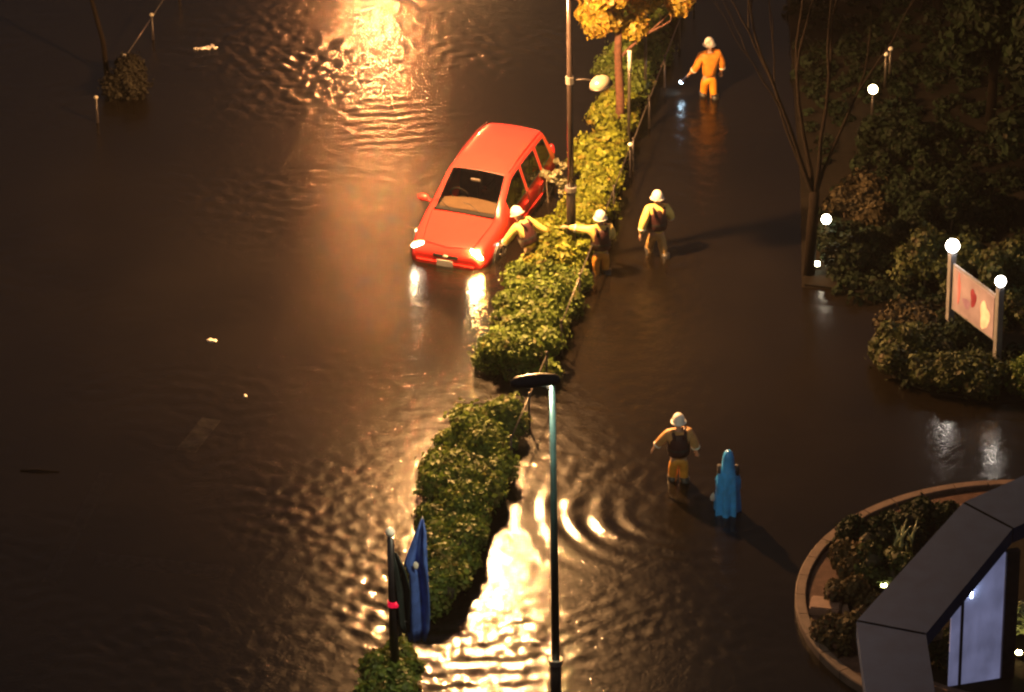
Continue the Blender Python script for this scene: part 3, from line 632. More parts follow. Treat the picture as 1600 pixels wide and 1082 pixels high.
# raincoat walker
loc = gp(1137, 800)
BLUE = mat('blue_raincoat', (.04, .32, .85), .35, var=.25, scale=5, bump=.5)
t, U = person('walker in a long hooded blue raincoat, back turned, beside the nearest rescuer', loc, R(-5), mat('dark_sweater', (.03, .03, .04), .8), mat('dark_trousers', (.02, .02, .025), .8),
       (((-.16, .03, 1.12), (-.19, .16, .82)), ((.16, .03, 1.12), (.15, .16, .95))), helmet=False); t.scale = (.78, .85, .93)
bm = bmesh.new(); rings = []; NK = 36
for z, a_, c_, fold in ((.36, .27, .25, .055), (.45, .275, .25, .05), (.62, .275, .24, .045), (.85, .27, .235, .035), (1.08, .262, .225, .02), (1.28, .25, .21, .012), (1.40, .205, .18, .006), (1.47, .14, .14, 0), (1.50, .115, .11, 0)):
    ring = []
    for k in range(NK):
        a = k * 2 * math.pi / NK; f = 1 + fold / .27 * (math.sin(7 * a + z * 1.3) + .5 * math.sin(12 * a - z * 3 + 1))
        ring.append((a_ * f * math.cos(a) - .02 * (1.4 - z), c_ * f * math.sin(a), z))
    rings.append(ring)
add_loft(bm, rings, cap=False); bm_obj('raincoat', bm, BLUE, t, True)
bm = bmesh.new(); rings = []
for z, r in ((1.42, .19), (1.50, .155), (1.60, .142), (1.70, .132), (1.78, .105), (1.83, .06), (1.845, .01)):
    rings.append([(r * math.cos(k * math.pi / 8), -.02 + r * 1.12 * math.sin(k * math.pi / 8) * (.80 if 1 <= k <= 7 and z < 1.75 and z > 1.5 else 1), z) for k in range(16)])
add_loft(bm, rings, cap=False); bm_obj('hood', bm, BLUE, t, True)
for sx in (-1, 1):
    bm = bmesh.new(); add_tube(bm, [(sx * .15, 0, 1.38), (sx * .23, .03, 1.13), (sx * .23, .14, .90)], [.08, .08, .075], 10, cap=False); bm_obj('sleeve', bm, BLUE, t, True)
t = thing('carrier_bag', 'small pale bag in the left hand of the blue raincoat walker', 'bag', (loc.x - .27, loc.y + .10, .18)); t.scale = (.7, .7, .7)
bm = bmesh.new(); rings = [[(r * math.cos(k * math.pi / 6), r * .5 * math.sin(k * math.pi / 6), z) for k in range(12)] for r, z in ((.03, 0), (.075, .03), (.08, .12), (.05, .2), (.02, .24))]
add_loft(bm, rings); bm_obj('pouch', bm, mat('pale_plastic', (.5, .5, .48), .4), t, True)
bm = bmesh.new(); add_tube(bm, [(0, 0, .22), (.02, 0, .27)], .01, 6); bm_obj('handle', bm, MATS['pale_plastic'], t)

# ------------------------------------------------------------------ garden on the right
M_soil = mat('wet_soil', (.008, .0065, .005), .95, spec=.1, var=.4, scale=5, bump=.5)
bm = bmesh.new(); add_prism(bm, [(5.95, 2.25), (7.0, 2.05), (7.95, 1.35), (7.5, .5), (7.22, -.3), (7.22, -.9), (7.5, -1.6), (8.15, -2.25), (9.0, -2.6), (9.95, -2.68), (40, -2.4), (40, 60), (8, 60), (6.75, 22), (6.6, 16.5), (6.25, 7)], -.38, .06)
bmesh.ops.bevel(bm, geom=[e for e in bm.edges if all(v.co.z > 0 for v in e.verts)], offset=.05, segments=2, affect='EDGES')
o = bm_obj('garden_bed', bm, M_soil); o['kind'] = 'structure'
def shrub(label, x, y, rx, ry, h, n, count, m, seed, size=.09, group='shrubs in the garden on the right', rr=(.16, .32), z0=.05, name='shrub', long=1.5):
    count = int(count * 1.6); size *= .75; r2 = random.Random(seed); L = []
    for i in range(n):
        a = r2.uniform(0, 6.283); k = math.sqrt(r2.random()); z = z0 + h * r2.uniform(.3, 1) * (1 - .45 * k * k)
        L.append((rx * k * math.cos(a), ry * k * math.sin(a), z, r2.uniform(*rr)))
    return plant(name, label, 'shrub', (x, y, 0), L, count, size, m, seed, group, stems=5, long=long)
M_isl = mat('island_leaf', (.034, .046, .013), .6, spec=.2, var=.4, scale=2, island=.45, trans=.2)
shrub('rounded olive shrub at the left tip of the island below the sign', 7.75, -.95, .55, .75, .55, 22, 4200, M_isl, 31)
shrub('olive shrub on the island edge straight above the left white reflection', 8.55, -1.75, .65, .55, .5, 22, 4200, M_isl, 32)
shrub('low olive shrub in front of the right post of the sign', 9.45, -2.05, .6, .5, .45, 18, 3600, M_isl, 33)
shrub('darker shrub at the right border of the island, beside the frame edge', 10.5, -2.0, .6, .55, .55, 18, 3600, M_leaf, 34)
shrub('brownish shrub behind the left end of the island', 7.9, .15, .4, .5, .5, 16, 2800, mat('brown_leaf', (.03, .024, .012), .7, spec=.15, var=.4, island=.4), 35)
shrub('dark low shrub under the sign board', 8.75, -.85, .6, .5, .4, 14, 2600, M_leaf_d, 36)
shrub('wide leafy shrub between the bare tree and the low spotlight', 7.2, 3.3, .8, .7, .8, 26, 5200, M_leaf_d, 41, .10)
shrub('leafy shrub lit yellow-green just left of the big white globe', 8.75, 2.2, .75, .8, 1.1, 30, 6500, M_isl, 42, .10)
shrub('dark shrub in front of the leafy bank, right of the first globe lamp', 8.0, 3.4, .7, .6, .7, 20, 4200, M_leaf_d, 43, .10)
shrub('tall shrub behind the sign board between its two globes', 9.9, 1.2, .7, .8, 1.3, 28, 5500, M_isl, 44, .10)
shrub('shrub at the right frame edge beyond the right globe', 10.9, -.1, .7, .8, 1.2, 26, 5200, M_isl, 45, .10)
shrub('brown-tinted shrub beside the trunk of the bare tree, farther back', 7.4, 5.4, .7, .9, .7, 22, 4500, MATS['brown_leaf'], 46, .10)
shrub('dark shrub halfway up the bank behind the globe lamps', 9.0, 5.0, 1.0, .9, 1.0, 26, 5200, M_leaf_d, 47, .11)
shrub('dark shrub near the farthest yellow garden lamp', 8.6, 8.2, .9, .9, .7, 20, 3600, M_leaf_d, 48, .11)

def leafy_tree(label, x, y, H, cr, n, count, seed, m=M_leaf_d):
    r2 = random.Random(seed); t = thing('garden_tree', label, 'tree', (x, y, .05), group='dark trees in the garden')
    bm = bmesh.new(); add_tube(bm, [(0, 0, 0), (.05, .03, H * .35), (-.04, .05, H * .7)], [.12, .10, .06], 9)
    L = []
    for i in range(n):
        a = r2.uniform(0, 6.283); k = r2.random() ** .5; z = H * (.35 + .65 * r2.random()); s_ = math.sin(max(.12, min(1, (z / H - .3) / .75)) * math.pi) ** .6
        p = (cr * k * s_ * math.cos(a), cr * k * s_ * math.sin(a), z, r2.uniform(.35, .62)); L.append(p)
        if i % 3 == 0: add_tube(bm, [(0, 0, z * .55), (p[0] * .5, p[1] * .5, z * .85), p[:3]], [.05, .035, .015], 5, cap=False)
    bm_obj('trunk', bm, mat('dark_bark', (.007, .005, .004), .95, spec=.08, var=.4, scale=14, bump=.6), t, True)
    c_ = link('crown', leaf_mesh('crown', L, count, .15, np.random.default_rng(seed)), m, t); lump_core('inner_twigs', L, c_, .6)
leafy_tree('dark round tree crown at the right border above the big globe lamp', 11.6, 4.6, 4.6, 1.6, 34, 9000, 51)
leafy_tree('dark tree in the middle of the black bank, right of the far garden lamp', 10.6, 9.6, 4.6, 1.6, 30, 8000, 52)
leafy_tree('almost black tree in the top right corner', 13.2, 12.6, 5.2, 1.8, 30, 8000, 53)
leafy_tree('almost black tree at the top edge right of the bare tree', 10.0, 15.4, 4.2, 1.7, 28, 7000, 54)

t = thing('bare_tree', 'bare tree with several dark upright stems beside the globe lamp', 'tree', (6.12, 2.75, .0))
bm = bmesh.new(); r2 = random.Random(61)
add_tube(bm, [(0, 0, -.1), (.05, .05, 1.0), (.10, .1, 1.9)], [.13, .11, .10], 10)
bm_obj('trunk', bm, mat('dark_bark', (.007, .005, .004), .95, spec=.08, var=.4, scale=14, bump=.6), t, True)
for k, (dx, dy, L_, r) in enumerate(((-.30, .15, 2.3, .075), (-.05, .4, 2.6, .08), (.14, .0, 2.6, .075), (.42, .3, 2.4, .06), (-.5, .5, 2.0, .05))):
    bm = bmesh.new(); branch_tree(bm, Vector((.10, .1, 1.75)), Vector((dx, dy, 1)).normalized(), L_, r * .72, 3, r2, .19, .35)
    bm_obj('stem', bm, MATS['dark_bark'], t, True)

# garden lamps
def glow(name, c, s): return mat(name, (.8, .8, .8), .4, emis=c, es=s)
G_white = glow('globe_white', (1, .90, .68), 35); G_big = glow('globe_bright', (1, .90, .78), 45)
def bollard(label, p, h, m, r=.085):
    t = thing('garden_lamp', label, 'garden lamp', (p.x, p.y, .0), group='lit garden lamps')
    bm = bmesh.new(); add_tube(bm, [(0, 0, 0), (0, 0, h - r)], [.035, .03], 10); bm_obj('stem', bm, M_metal_dark, t, True)
    bm = bmesh.new(); add_tube(bm, [(0, 0, h - r), (0, 0, h - r * .7)], r * .6, 12); bm_obj('socket', bm, M_metal_dark, t)
    bm = bmesh.new(); add_ball(bm, (0, 0, h), r, 16, 10); bm_obj('globe', bm, m, t, True)
bollard('round white globe lamp right of the bare tree trunk', gp(1291, 343, .85), .85, G_white, .10)
bollard('yellowish garden lamp farthest up the dark bank', gp(1364, 140, .8), .8, glow('globe_yellow', (1, .82, .40), 45), .10)
p = gp(1275, 413, .15); t = thing('spotlight', 'small ground spotlight at the foot of the bare tree', 'spotlight', (p.x + .02, p.y, .06))
bm = bmesh.new(); add_box(bm, (0, 0, .03), (.12, .12, .06), bev=.01); bm_obj('housing', bm, M_metal_dark, t)
bm = bmesh.new(); add_ball(bm, (0, 0, .10), (.06, .06, .05), 12, 8); bm_obj('bulb', bm, glow('spot_bulb', (1, .95, .62), 70), t, True)
for u, v, lab in ((1384, 96, 'dim small white marker post by the farthest garden lamp, left one'), (1391, 88, 'dim small white marker post by the farthest garden lamp, right one')):
    p = gp(u, v, .7); t = thing('marker_post', lab, 'post', (p.x, p.y, .05), group='dim marker posts')
    bm = bmesh.new(); add_tube(bm, [(0, 0, 0), (0, 0, .8)], .03, 8); bm_obj('shaft', bm, M_rail, t, True)
    bm = bmesh.new(); add_ball(bm, (0, 0, .83), (.06, .06, .05), 10, 6); bm_obj('cap', bm, M_cap, t, True)

# sign board on two posts that carry globes
A = gp(1483, 519); B = gp(1557, 576); A.z = B.z = 0; ab = B - A; W_ = ab.length; ang = math.atan2(ab.y, ab.x)
t = thing('sign_board', 'pale pink poster board on grey posts topped by two bright globes', 'sign', A, ang)
for x_, gr in ((0, .135), (W_, .105)):
    bm = bmesh.new(); add_box(bm, (x_, 0, .9), (.13, .13, 1.8), bev=.012); po = bm_obj('post', bm, mat('grey_post', (.20, .20, .22), .5, var=.15), t)
    bm = bmesh.new(); add_tube(bm, [(x_, 0, 1.80), (x_, 0, 1.84)], .07, 12); bm_obj('socket', bm, M_metal_dark, po)
    bm = bmesh.new(); add_ball(bm, (x_, 0, 1.95), gr, 18, 12); bm_obj('globe', bm, G_big, po, True)
bm = bmesh.new(); add_box(bm, (W_ / 2, 0, 1.08), (W_ - .15, .05, 1.02), bev=.006); bm_obj('panel_frame', bm, MATS['grey_post'], t)
pm = mat('poster_pink', (.30, .25, .32), .8, spec=.1, var=.22, scale=2.2)
bm = bmesh.new(); add_box(bm, (W_ / 2, -.030, 1.08), (W_ - .27, .012, .92)); po = bm_obj('poster', bm, pm, t)
def blob(name, cx, cz, rx, rz_, col, dep, seed, par):
    bm = bmesh.new(); vs = []; r3 = random.Random(seed); ph = r3.uniform(0, 6)
    for k in range(28):
        a = k * 2 * math.pi / 28; f = 1 + .16 * math.sin(3 * a + ph) + .08 * math.sin(5 * a)
        vs.append((cx + rx * f * math.cos(a), cz + rz_ * f * math.sin(a)))
    a_ = [bm.verts.new((x, -dep, z)) for x, z in vs]; bm.faces.new(a_)
    b_ = [bm.verts.new((x, -dep + .002, z)) for x, z in vs]; bm.faces.new(b_[::-1])
    for k in range(28): bm.faces.new((a_[k], a_[(k + 1) % 28], b_[(k + 1) % 28], b_[k]))
    bm_obj(name, bm, mat(name + '_ink', col, .5, var=.2), par)
blob('printed_shape', W_ * .50, 1.18, .10, .20, (.22, .03, .06), .041, 1, po)
blob('printed_patch', W_ * .36, .95, .13, .11, (.25, .16, .28), .0395, 2, po)
blob('printed_stripe', W_ * .20, 1.15, .05, .34, (.45, .16, .20), .0405, 3, po)
blob('printed_pale_area', W_ * .74, .98, .16, .30, (.85, .70, .66), .0385, 4, po)

# ------------------------------------------------------------------ round planter, canopy and glowing glass wall (bottom right)
PC = Vector((gp(1243, 945, .15).x + 4.2, gp(1243, 945, .15).y, 0))
t = thing('round_planter', 'large round planter with a pinkish stone rim standing out of the water', 'planter', (PC.x, PC.y, -.38))
def ringmesh(r0, r1, z0, z1, n=96):
    bm = bmesh.new(); prof = ((r0, z0), (r1, z0), (r1, z1), (r0, z1)); rs = []
    for k in range(n):
        a = k * 2 * math.pi / n; rs.append([bm.verts.new((r * math.cos(a), r * math.sin(a), z)) for r, z in prof])
    for k in range(n):
        A_, B_ = rs[k], rs[(k + 1) % n]
        for j in range(4): bm.faces.new((A_[j], A_[(j + 1) % 4], B_[(j + 1) % 4], B_[j]))
    return bm
# rim stones, laid end to end with open joints
stone = bpy.data.meshes.new('rim_stone'); bm = bmesh.new(); NS = 40; da = 2 * math.pi / NS
sec = [(4.0, 0), (4.2, 0), (4.2, .53), (4.18, .55), (4.02, .55), (4.0, .53)]; rs = []
for k in range(4):
    a = -da / 2 + .0022 + (da - .0044) * k / 3; rs.append([(r * math.cos(a), r * math.sin(a), z) for r, z in sec])
add_loft(bm, rs); bmesh.ops.recalc_face_normals(bm, faces=bm.faces); bm.to_mesh(stone); bm.free(); stone.materials.append(mat('rim_stone', (.08, .058, .052), .7, spec=.15, var=.25, scale=5, bump=.2))
for k in range(NS):
    o = bpy.data.objects.new('rim_stone', stone); COL.objects.link(o); o.parent = t; o.rotation_euler.z = k * da
bm_obj('paved_ring', ringmesh(3.42, 3.995, .0, .47), mat('red_brown_paving', (.055, .032, .028), .8, spec=.1, var=.3, scale=7, bump=.3), t)
bm_obj('inner_kerb', ringmesh(3.28, 3.415, .0, .58), mat('inner_stone', (.10, .065, .055), .8, spec=.1, var=.3, scale=6), t)
bm = bmesh.new(); bmesh.ops.create_circle(bm, cap_ends=True, segments=64, radius=3.275, matrix=Matrix.Translation((0, 0, .50))); bm_obj('soil', bm, M_soil, t)
p = gp(1290, 943, .25); t = thing('stone_block', 'small pinkish stone block on the paved ring of the planter', 'block', (p.x, p.y, .09), R(-12))
bm = bmesh.new(); add_box(bm, (0, 0, .09), (.55, .42, .18), bev=.025); bm_obj('slab', bm, mat('pink_stone', (.14, .085, .07), .5, var=.2), t)
bm = bmesh.new(); add_box(bm, (0, 0, -.01), (.45, .32, .03)); bm_obj('foot', bm, M_metal_dark, t)
GR = 'shrubs in the round planter'
M_br = mat('planter_brown_leaf', (.05, .038, .018), .7, spec=.15, var=.4, island=.4, trans=.2)
for k, (u, v, lab, m_, h) in enumerate((
    (1325, 880, 'brownish shrub at the left of the round planter, above the stone block', M_br, .35), (1330, 935, 'brown-green shrub right of the stone block in the planter', M_br, .4),
    (1345, 840, 'dark shrub along the upper left rim of the round planter', M_leaf_d, .4), (1400, 835, 'dark shrub against the upper rim of the round planter, beside the canopy', M_leaf_d, .5),
    (1375, 890, 'green shrub lit from below by the small uplight in the planter', M_isl, .5), (1450, 800, 'low dark shrub where the planter rim meets the canopy corner', M_leaf_d, .35),
    (1325, 985, 'low brown shrub left of the canopy joint', M_br, .3), (1470, 1030, 'dark plant seen through the opening beside the glowing glass wall', M_leaf_d, .8))):
    p = gp(u, v, .3); shrub(lab, p.x, p.y, .42, .42, h, 12, 2100, m_, 70 + k, .085, GR, (.12, .24), z0=.14)
M_blade = mat('pale_blade', (.22, .26, .14), .4, var=.3, island=.3)
p = gp(1405, 862, .3); t = thing('leafy_clump', 'clump of pale upright blade leaves above the planter uplight', 'plant', (p.x, p.y, .12)); r2 = random.Random(3)
for k in range(13):
    a = r2.uniform(0, 6.28); l = r2.uniform(.12, .3); h = r2.uniform(.45, .75)
    bm = bmesh.new(); x0, y0 = r2.uniform(-.25, .25), r2.uniform(-.2, .2)
    add_tube(bm, [(x0, y0, 0), (x0 + l * .3 * math.cos(a), y0 + l * .3 * math.sin(a), h * .6), (x0 + l * math.cos(a), y0 + l * math.sin(a), h)], [.016, .028, .004], 4); bm_obj('blade', bm, M_blade, t, True)
def uplight(label, p, s, c):
    t = thing('uplight', label, 'uplight', (p.x, p.y, .12))
    bm = bmesh.new(); add_tube(bm, [(0, 0, 0), (0, 0, .07)], [.06, .07], 12); bm_obj('housing', bm, M_metal_dark, t)
    bm = bmesh.new(); add_ball(bm, (0, 0, .085), (.055, .055, .03), 12, 8); bm_obj('lens', bm, glow('uplight_glow_%s' % ('a' if s < 60 else 'b'), c, s), t, True)
uplight('small yellow-green uplight shining among the planter leaves', gp(1381, 915, .2), 45, (1, .95, .35))
uplight('bright yellow uplight at the right border beside the canopy post', gp(1592, 1020, .2), 200, (1, .78, .25))
p = gp(1592, 985, .3)
shrub('pale plant lit bright yellow by the uplight at the right border', p.x + .05, p.y + .25, .3, .3, .35, 10, 1500, M_blade, 91, .10, GR, (.12, .2), z0=.2)

CZ = 3.0
C1, C2, C3, C4 = (gp(*uv, CZ) for uv in ((1338, 970), (1447, 991), (1505, 785), (1583, 826)))
C5 = gp(1600, 743, CZ); d5 = (C5 - C3).normalized()
t = thing('canopy', 'angular grey canopy of three flat slabs with dark joints', 'canopy', (C1.x, C1.y, -.3)); O_ = Vector((C1.x, C1.y, -.3))
M_can = mat('slate_grey_coping', (.022, .042, .105), .8, spec=.1, var=.12, scale=3)
def slab(nm, pts, gap=.02):
    c = sum((Vector((p.x, p.y, 0)) for p in pts), Vector()) / 4; poly = []
    for p in pts:
        d = Vector((p.x, p.y, 0)) - c; poly.append(tuple((c + d * (1 - gap / d.length))[:2]))
    bm = bmesh.new(); add_prism(bm, [(x - O_.x, y - O_.y) for x, y in poly], CZ + .3 - .30, CZ + .3)
    bm_obj(nm, bm, M_can, t)
far3, far4 = C3 + d5 * 5, C4 + d5 * 5
dn = Vector((-.01, -1, 0))
slab('roof_slab', [C1, C2, C2 + dn * 7, C1 + dn * 7]); slab('roof_slab', [C3, C4, C2, C1]); slab('roof_slab', [far3, far4, C4, C3])
for P_ in (C1 * .5 + C2 * .5 + dn * .5, C4 * .6 + C3 * .4, far3 * .5 + far4 * .5):
    bm = bmesh.new(); add_box(bm, (P_.x - O_.x, P_.y - O_.y, 1.49), (.16, .16, 2.98)); bm_obj('support_post', bm, M_metal_dark, t)
joint = mat('dark_joint', (.002, .002, .002), 1, spec=0)
for a_, b_ in ((C1, C2), (C3, C4)):
    d = (b_ - a_); l = d.length; m_ = (a_ + b_) / 2; bm = bmesh.new()
    add_box(bm, (m_.x - O_.x, m_.y - O_.y, CZ + .3 - .02), (l - .04, .05, .045), rz=math.atan2(d.y, d.x)); bm_obj('joint', bm, joint, t)
# glass wall, its lit look put in as a patchy glow of the panes
G0, G1 = gp(1500, 1078, 0), gp(1561, 1068, 0); gv = G1 - G0; gl_ = gv.length; ga = math.atan2(gv.y, gv.x)
t = thing('glass_wall', 'bluish-white glowing glass wall under the grey canopy', 'glass wall', (G0.x, G0.y, -.1), ga)
gm = bpy.data.materials.new('glowing_frosted_glass'); gm.use_nodes = True; n_ = gm.node_tree; b_ = n_.nodes['Principled BSDF']
b_.inputs['Base Color'].default_value = (.30, .32, .45, 1); b_.inputs['Roughness'].default_value = .4
tc_ = n_.nodes.new('ShaderNodeTexCoord'); mp_ = n_.nodes.new('ShaderNodeMapping'); mp_.inputs['Scale'].default_value = (2.2, 1, 1.3); no = n_.nodes.new('ShaderNodeTexNoise'); no.inputs['Scale'].default_value = 1.3; no.inputs['Detail'].default_value = 4
rm = n_.nodes.new('ShaderNodeMapRange'); rm.inputs[1].default_value = .35; rm.inputs[2].default_value = .75; rm.inputs[3].default_value = .15; rm.inputs[4].default_value = .27
n_.links.new(tc_.outputs['Object'], mp_.inputs[0]); n_.links.new(mp_.outputs[0], no.inputs['Vector']); n_.links.new(no.outputs[0], rm.inputs[0]); n_.links.new(rm.outputs[0], b_.inputs['Emission Strength'])
b_.inputs['Emission Color'].default_value = (.48, .50, .88, 1)
bm = bmesh.new(); add_box(bm, (gl_ / 2, 0, 1.42), (gl_, .04, 2.72), bev=.004); bm_obj('glass_pane', bm, gm, t)
bm = bmesh.new(); add_box(bm, (-.14, 0, 1.2), (.17, .04, 2.6), bev=.004); bm_obj('glass_pane', bm, gm, t)
bm = bmesh.new(); add_box(bm, (-.028, .0, 1.42), (.05, .08, 2.76)); bm_obj('mullion', bm, M_metal_dark, t)
bm = bmesh.new(); add_box(bm, (gl_ + .13, .0, 1.42), (.24, .12, 2.76)); bm_obj('dark_post', bm, M_metal_dark, t)
bm = bmesh.new(); add_tube(bm, [(.10, -.09, 2.02), (.10, -.09, 2.30)], .016, 8); bm_obj('added_strip_light', bm, glow('added_cool_strip', (.65, .78, 1), 22), t)  # added lamp that brightens the upper left of the pane
p = gp(1545, 1105, 0)
bm = bmesh.new(); add_box(bm, (p.x + .9, p.y - 1.2, -.1), (4.6, 2.6, .5), bev=.03)
o = bm_obj('entrance_step', bm, M_can); o['kind'] = 'structure'

# ------------------------------------------------------------------ banner pole (bottom left of the median)
p = gp(618, 1072)
t = thing('banner_pole', 'dark pole with white cap and red band carrying a hanging blue banner', 'pole', (p.x, p.y, -.2))
bm = bmesh.new(); add_tube(bm, [(0, 0, 0), (0, 0, 1.9), (0, 0, 3.28)], [.085, .075, .06], 14); bm_obj('shaft', bm, mat('black_pole', (.015, .013, .015), .4, var=.2), t, True)
bm = bmesh.new(); add_ball(bm, (0, 0, 3.34), (.085, .085, .09), 14, 8); bm_obj('cap', bm, M_cap, t, True)
bm = bmesh.new(); add_tube(bm, [(0, 0, 1.86), (0, 0, 1.96)], .09, 14); add_ball(bm, (.05, -.05, 1.90), (.07, .05, .06), 10, 8); bm_obj('red_band', bm, mat('glowing_red', (.75, .01, .05), .3, emis=(1, .01, .06), es=.6), t)  # red band is given a slight glow of its own
bm = bmesh.new(); add_tube(bm, [(.05, 0, 2.2), (.33, .0, 2.95), (.56, .02, 3.62)], .016, 8); bm_obj('slanting_rod', bm, M_metal_grey, t, True)
bm = bmesh.new(); add_tube(bm, [(.04, 0, 1.55), (.42, 0, 1.50)], .012, 8); bm_obj('lower_rod', bm, M_metal_grey, t, True)
NB = mat('blue_banner_cloth', (.06, .13, .45), .6, var=.3, scale=5, bump=.4)
def cloth(nm, rows, m_):
    bm = bmesh.new(); N_ = 18; f_ = []; b_ = []
    for z, x0, x1, amp in rows:
        fr_, bk = [], []
        for k in range(N_):
            u_ = k / (N_ - 1); y_ = amp * math.sin(u_ * 9 + z * 1.2) + .02 * math.sin(u_ * 21 + z * 4)
            fr_.append(bm.verts.new((x0 + (x1 - x0) * u_, y_ - .03, z))); bk.append(bm.verts.new((x0 + (x1 - x0) * u_, y_ - .018, z)))
        f_.append(fr_); b_.append(bk)
    for S_, rev in ((f_, 0), (b_, 1)):
        for a_, c_ in zip(S_, S_[1:]):
            for k in range(N_ - 1):
                q4 = (a_[k], a_[k + 1], c_[k + 1], c_[k]); bm.faces.new(q4[::-1] if rev else q4)
    for k in range(N_ - 1): bm.faces.new((f_[-1][k], f_[-1][k + 1], b_[-1][k + 1], b_[-1][k])); bm.faces.new((b_[0][k], b_[0][k + 1], f_[0][k + 1], f_[0][k]))
    for i in range(len(rows) - 1):
        bm.faces.new((f_[i][0], f_[i + 1][0], b_[i + 1][0], b_[i][0])); bm.faces.new((f_[i][-1], b_[i][-1], b_[i + 1][-1], f_[i + 1][-1]))
    return bm_obj(nm, bm, m_, t, True)
ban = cloth('banner', [(3.60, .53, .58, .01), (3.35, .44, .62, .03), (3.0, .30, .62, .05), (2.75, .22, .62, .06), (2.5, .30, .63, .06), (2.1, .28, .64, .07), (1.7, .24, .64, .07), (1.4, .22, .62, .06), (1.15, .27, .55, .04)], NB)
cloth('dark_cloth', [(2.95, .04, .10, .01), (2.6, .04, .24, .03), (2.2, .04, .32, .04), (1.8, .05, .30, .05), (1.5, .06, .30, .04), (1.3, .18, .28, .02)], mat('dark_green_cloth', (.012, .022, .022), .7, var=.3))
bm = bmesh.new(); add_ball(bm, (.42, -.10, 2.72), (.05, .012, .08), 10, 8); bm_obj('white_mark', bm, M_cap, ban, True)
# thin green sapling stake in the hedge
p = gp(694, 905, .3); shrub('small fresh green shrub in the dark gap beside the brightest reflection', p.x, p.y, .22, .3, .35, 8, 1100, mat('fresh_leaf', (.07, .13, .03), .5, var=.3, island=.3, trans=.2), 95, .08, None, (.1, .18), z0=.05)

# ------------------------------------------------------------------ upper left
pts = [gp(150, 153, .62), gp(194, 88, .62), gp(237, 24, .62), gp(278, -40, .62)]
t = thing('guard_rail', 'far guard rail with small pale caps at the upper left', 'guard rail', (pts[0].x, pts[0].y, -.3)); O2 = Vector((pts[0].x, pts[0].y, -.3))
for i, q_ in enumerate(pts):
    d = q_ - O2; bm = bmesh.new(); add_tube(bm, [(d.x, d.y, 0), (d.x, d.y, .9)], .028, 8); po = bm_obj('post', bm, M_metal_dark, t, True)
    bm = bmesh.new(); add_ball(bm, (d.x, d.y, .93), (.055, .055, .045), 12, 8); bm_obj('cap', bm, mat('dull_cap', (.25, .24, .2), .6), po, True)
    if i > 1: e = pts[i - 1] - O2; bm = bmesh.new(); add_tube(bm, [(e.x, e.y, .86), (d.x, d.y, .86)], .016, 6); bm_obj('rail', bm, M_rail, t, True)
p = gp(200, 150); shrub('low dim bush behind the nearest rail cap at the upper left', p.x + .1, p.y + .2, .45, .7, .45, 14, 2400, mat('dim_brown_leaf', (.012, .011, .008), .8, spec=.1, var=.4, island=.4), 81, .08, None)
p = gp(168, 118); t = thing('thin_tree', 'thin dark leaning tree at the upper left edge', 'tree', (p.x, p.y, -.2)); bm = bmesh.new(); r2 = random.Random(8)
add_tube(bm, [(0, 0, 0), (-.05, .05, 1.0), (-.28, .1, 2.2)], [.07, .06, .05], 8); bm_obj('trunk', bm, MATS['dark_bark'], t, True)
bm = bmesh.new()
for k in range(4): branch_tree(bm, Vector((-.25 + .02 * k, .1, 2.0 + .05 * k)), Vector((r2.uniform(-.5, .5), r2.uniform(-.3, .3), 1)).normalized(), 1.0, .03, 2, r2, .4, .2)
bm_obj('branches', bm, MATS['dark_bark'], t, True)

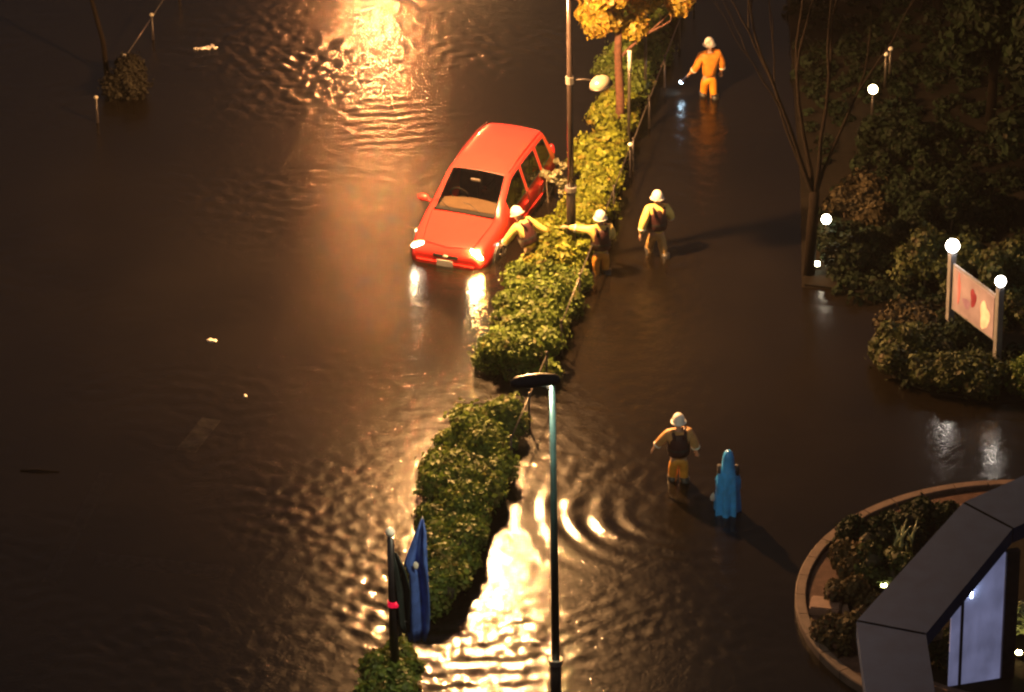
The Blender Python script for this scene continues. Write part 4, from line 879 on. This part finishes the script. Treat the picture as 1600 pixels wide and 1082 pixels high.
# floating debris
def debris(label, name, cat, u, v, bits, m_):
    p = gp(u, v); t = thing(name, label, cat, (p.x, p.y, .0)); r3 = random.Random(u)
    for k, (dx, dy, a_, b_) in enumerate(bits):
        bm = bmesh.new(); bmesh.ops.create_icosphere(bm, subdivisions=2, radius=1, matrix=Matrix.Translation((dx, dy, .012)) @ Matrix.Rotation(r3.uniform(0, 3), 4, 'Z') @ Matrix.Diagonal((a_, b_, .022, 1)))
        for v_ in bm.verts: v_.co += Vector((r3.gauss(0, .012), r3.gauss(0, .012), 0))
        bm_obj('scrap', bm, m_, t, True)
M_scr = mat('pale_scrap', (.72, .68, .62), .5, var=.2)
debris('pale torn scraps floating on the dark water at the upper left', 'floating_scraps', 'debris', 322, 76, [(-.22, -.02, .06, .04), (-.08, 0, .09, .07), (.05, .02, .12, .07), (.14, .10, .10, .05), (.22, .0, .06, .04)], M_scr)
debris('small pale leaf floating alone left of the hedge', 'floating_leaf', 'debris', 330, 533, [(0, 0, .11, .07), (.06, -.03, .06, .05)], M_scr)
debris('tiny pale leaf floating below the small pale leaf', 'floating_leaf', 'debris', 383, 620, [(0, 0, .055, .03)], M_scr)
p = gp(60, 737); t = thing('floating_stick', 'dark stick floating near the left border', 'stick', (p.x, p.y, .01))
bm = bmesh.new(); add_tube(bm, [(-.35, .03, 0), (0, 0, .02), (.4, -.04, 0)], [.012, .02, .008], 6); bm_obj('twig', bm, MATS['dark_bark'], t, True)

# low ground cover that closes the garden between the shrubs
rng = np.random.default_rng(77); L = []
for _ in range(900):
    y = rng.uniform(-2.2, 17); x = rng.uniform(max(6.5, 7.6 if y < 1.5 else 6.4), 14)
    L.append((x, y, .06, rng.uniform(.10, .26)))
gc = link('ground_cover', leaf_mesh('ground_cover', L, 42000, .085, rng, .6), M_leaf_d); tag(gc, 'low dark ground cover filling the garden bed between the shrubs', 'ground cover'); gc['kind'] = 'stuff'

# thin haze added over everything to lift the shadows and spread lamp glow
hz = bpy.data.materials.new('added_haze'); hz.use_nodes = True; hn = hz.node_tree; hn.nodes.clear()
ho = hn.nodes.new('ShaderNodeOutputMaterial'); hv = hn.nodes.new('ShaderNodeVolumePrincipled')
hv.inputs['Color'].default_value = (.9, .9, .9, 1); hv.inputs['Density'].default_value = .0002; hv.inputs['Anisotropy'].default_value = .35
hn.links.new(hv.outputs[0], ho.inputs['Volume'])
bm = bmesh.new(); add_box(bm, (0, 0, 22), (640, 640, 47)); o = bm_obj('haze', bm, hz); o['kind'] = 'stuff'; o['label'] = 'thin haze added to soften the lamp light'
sc.cycles.volume_bounces = 0
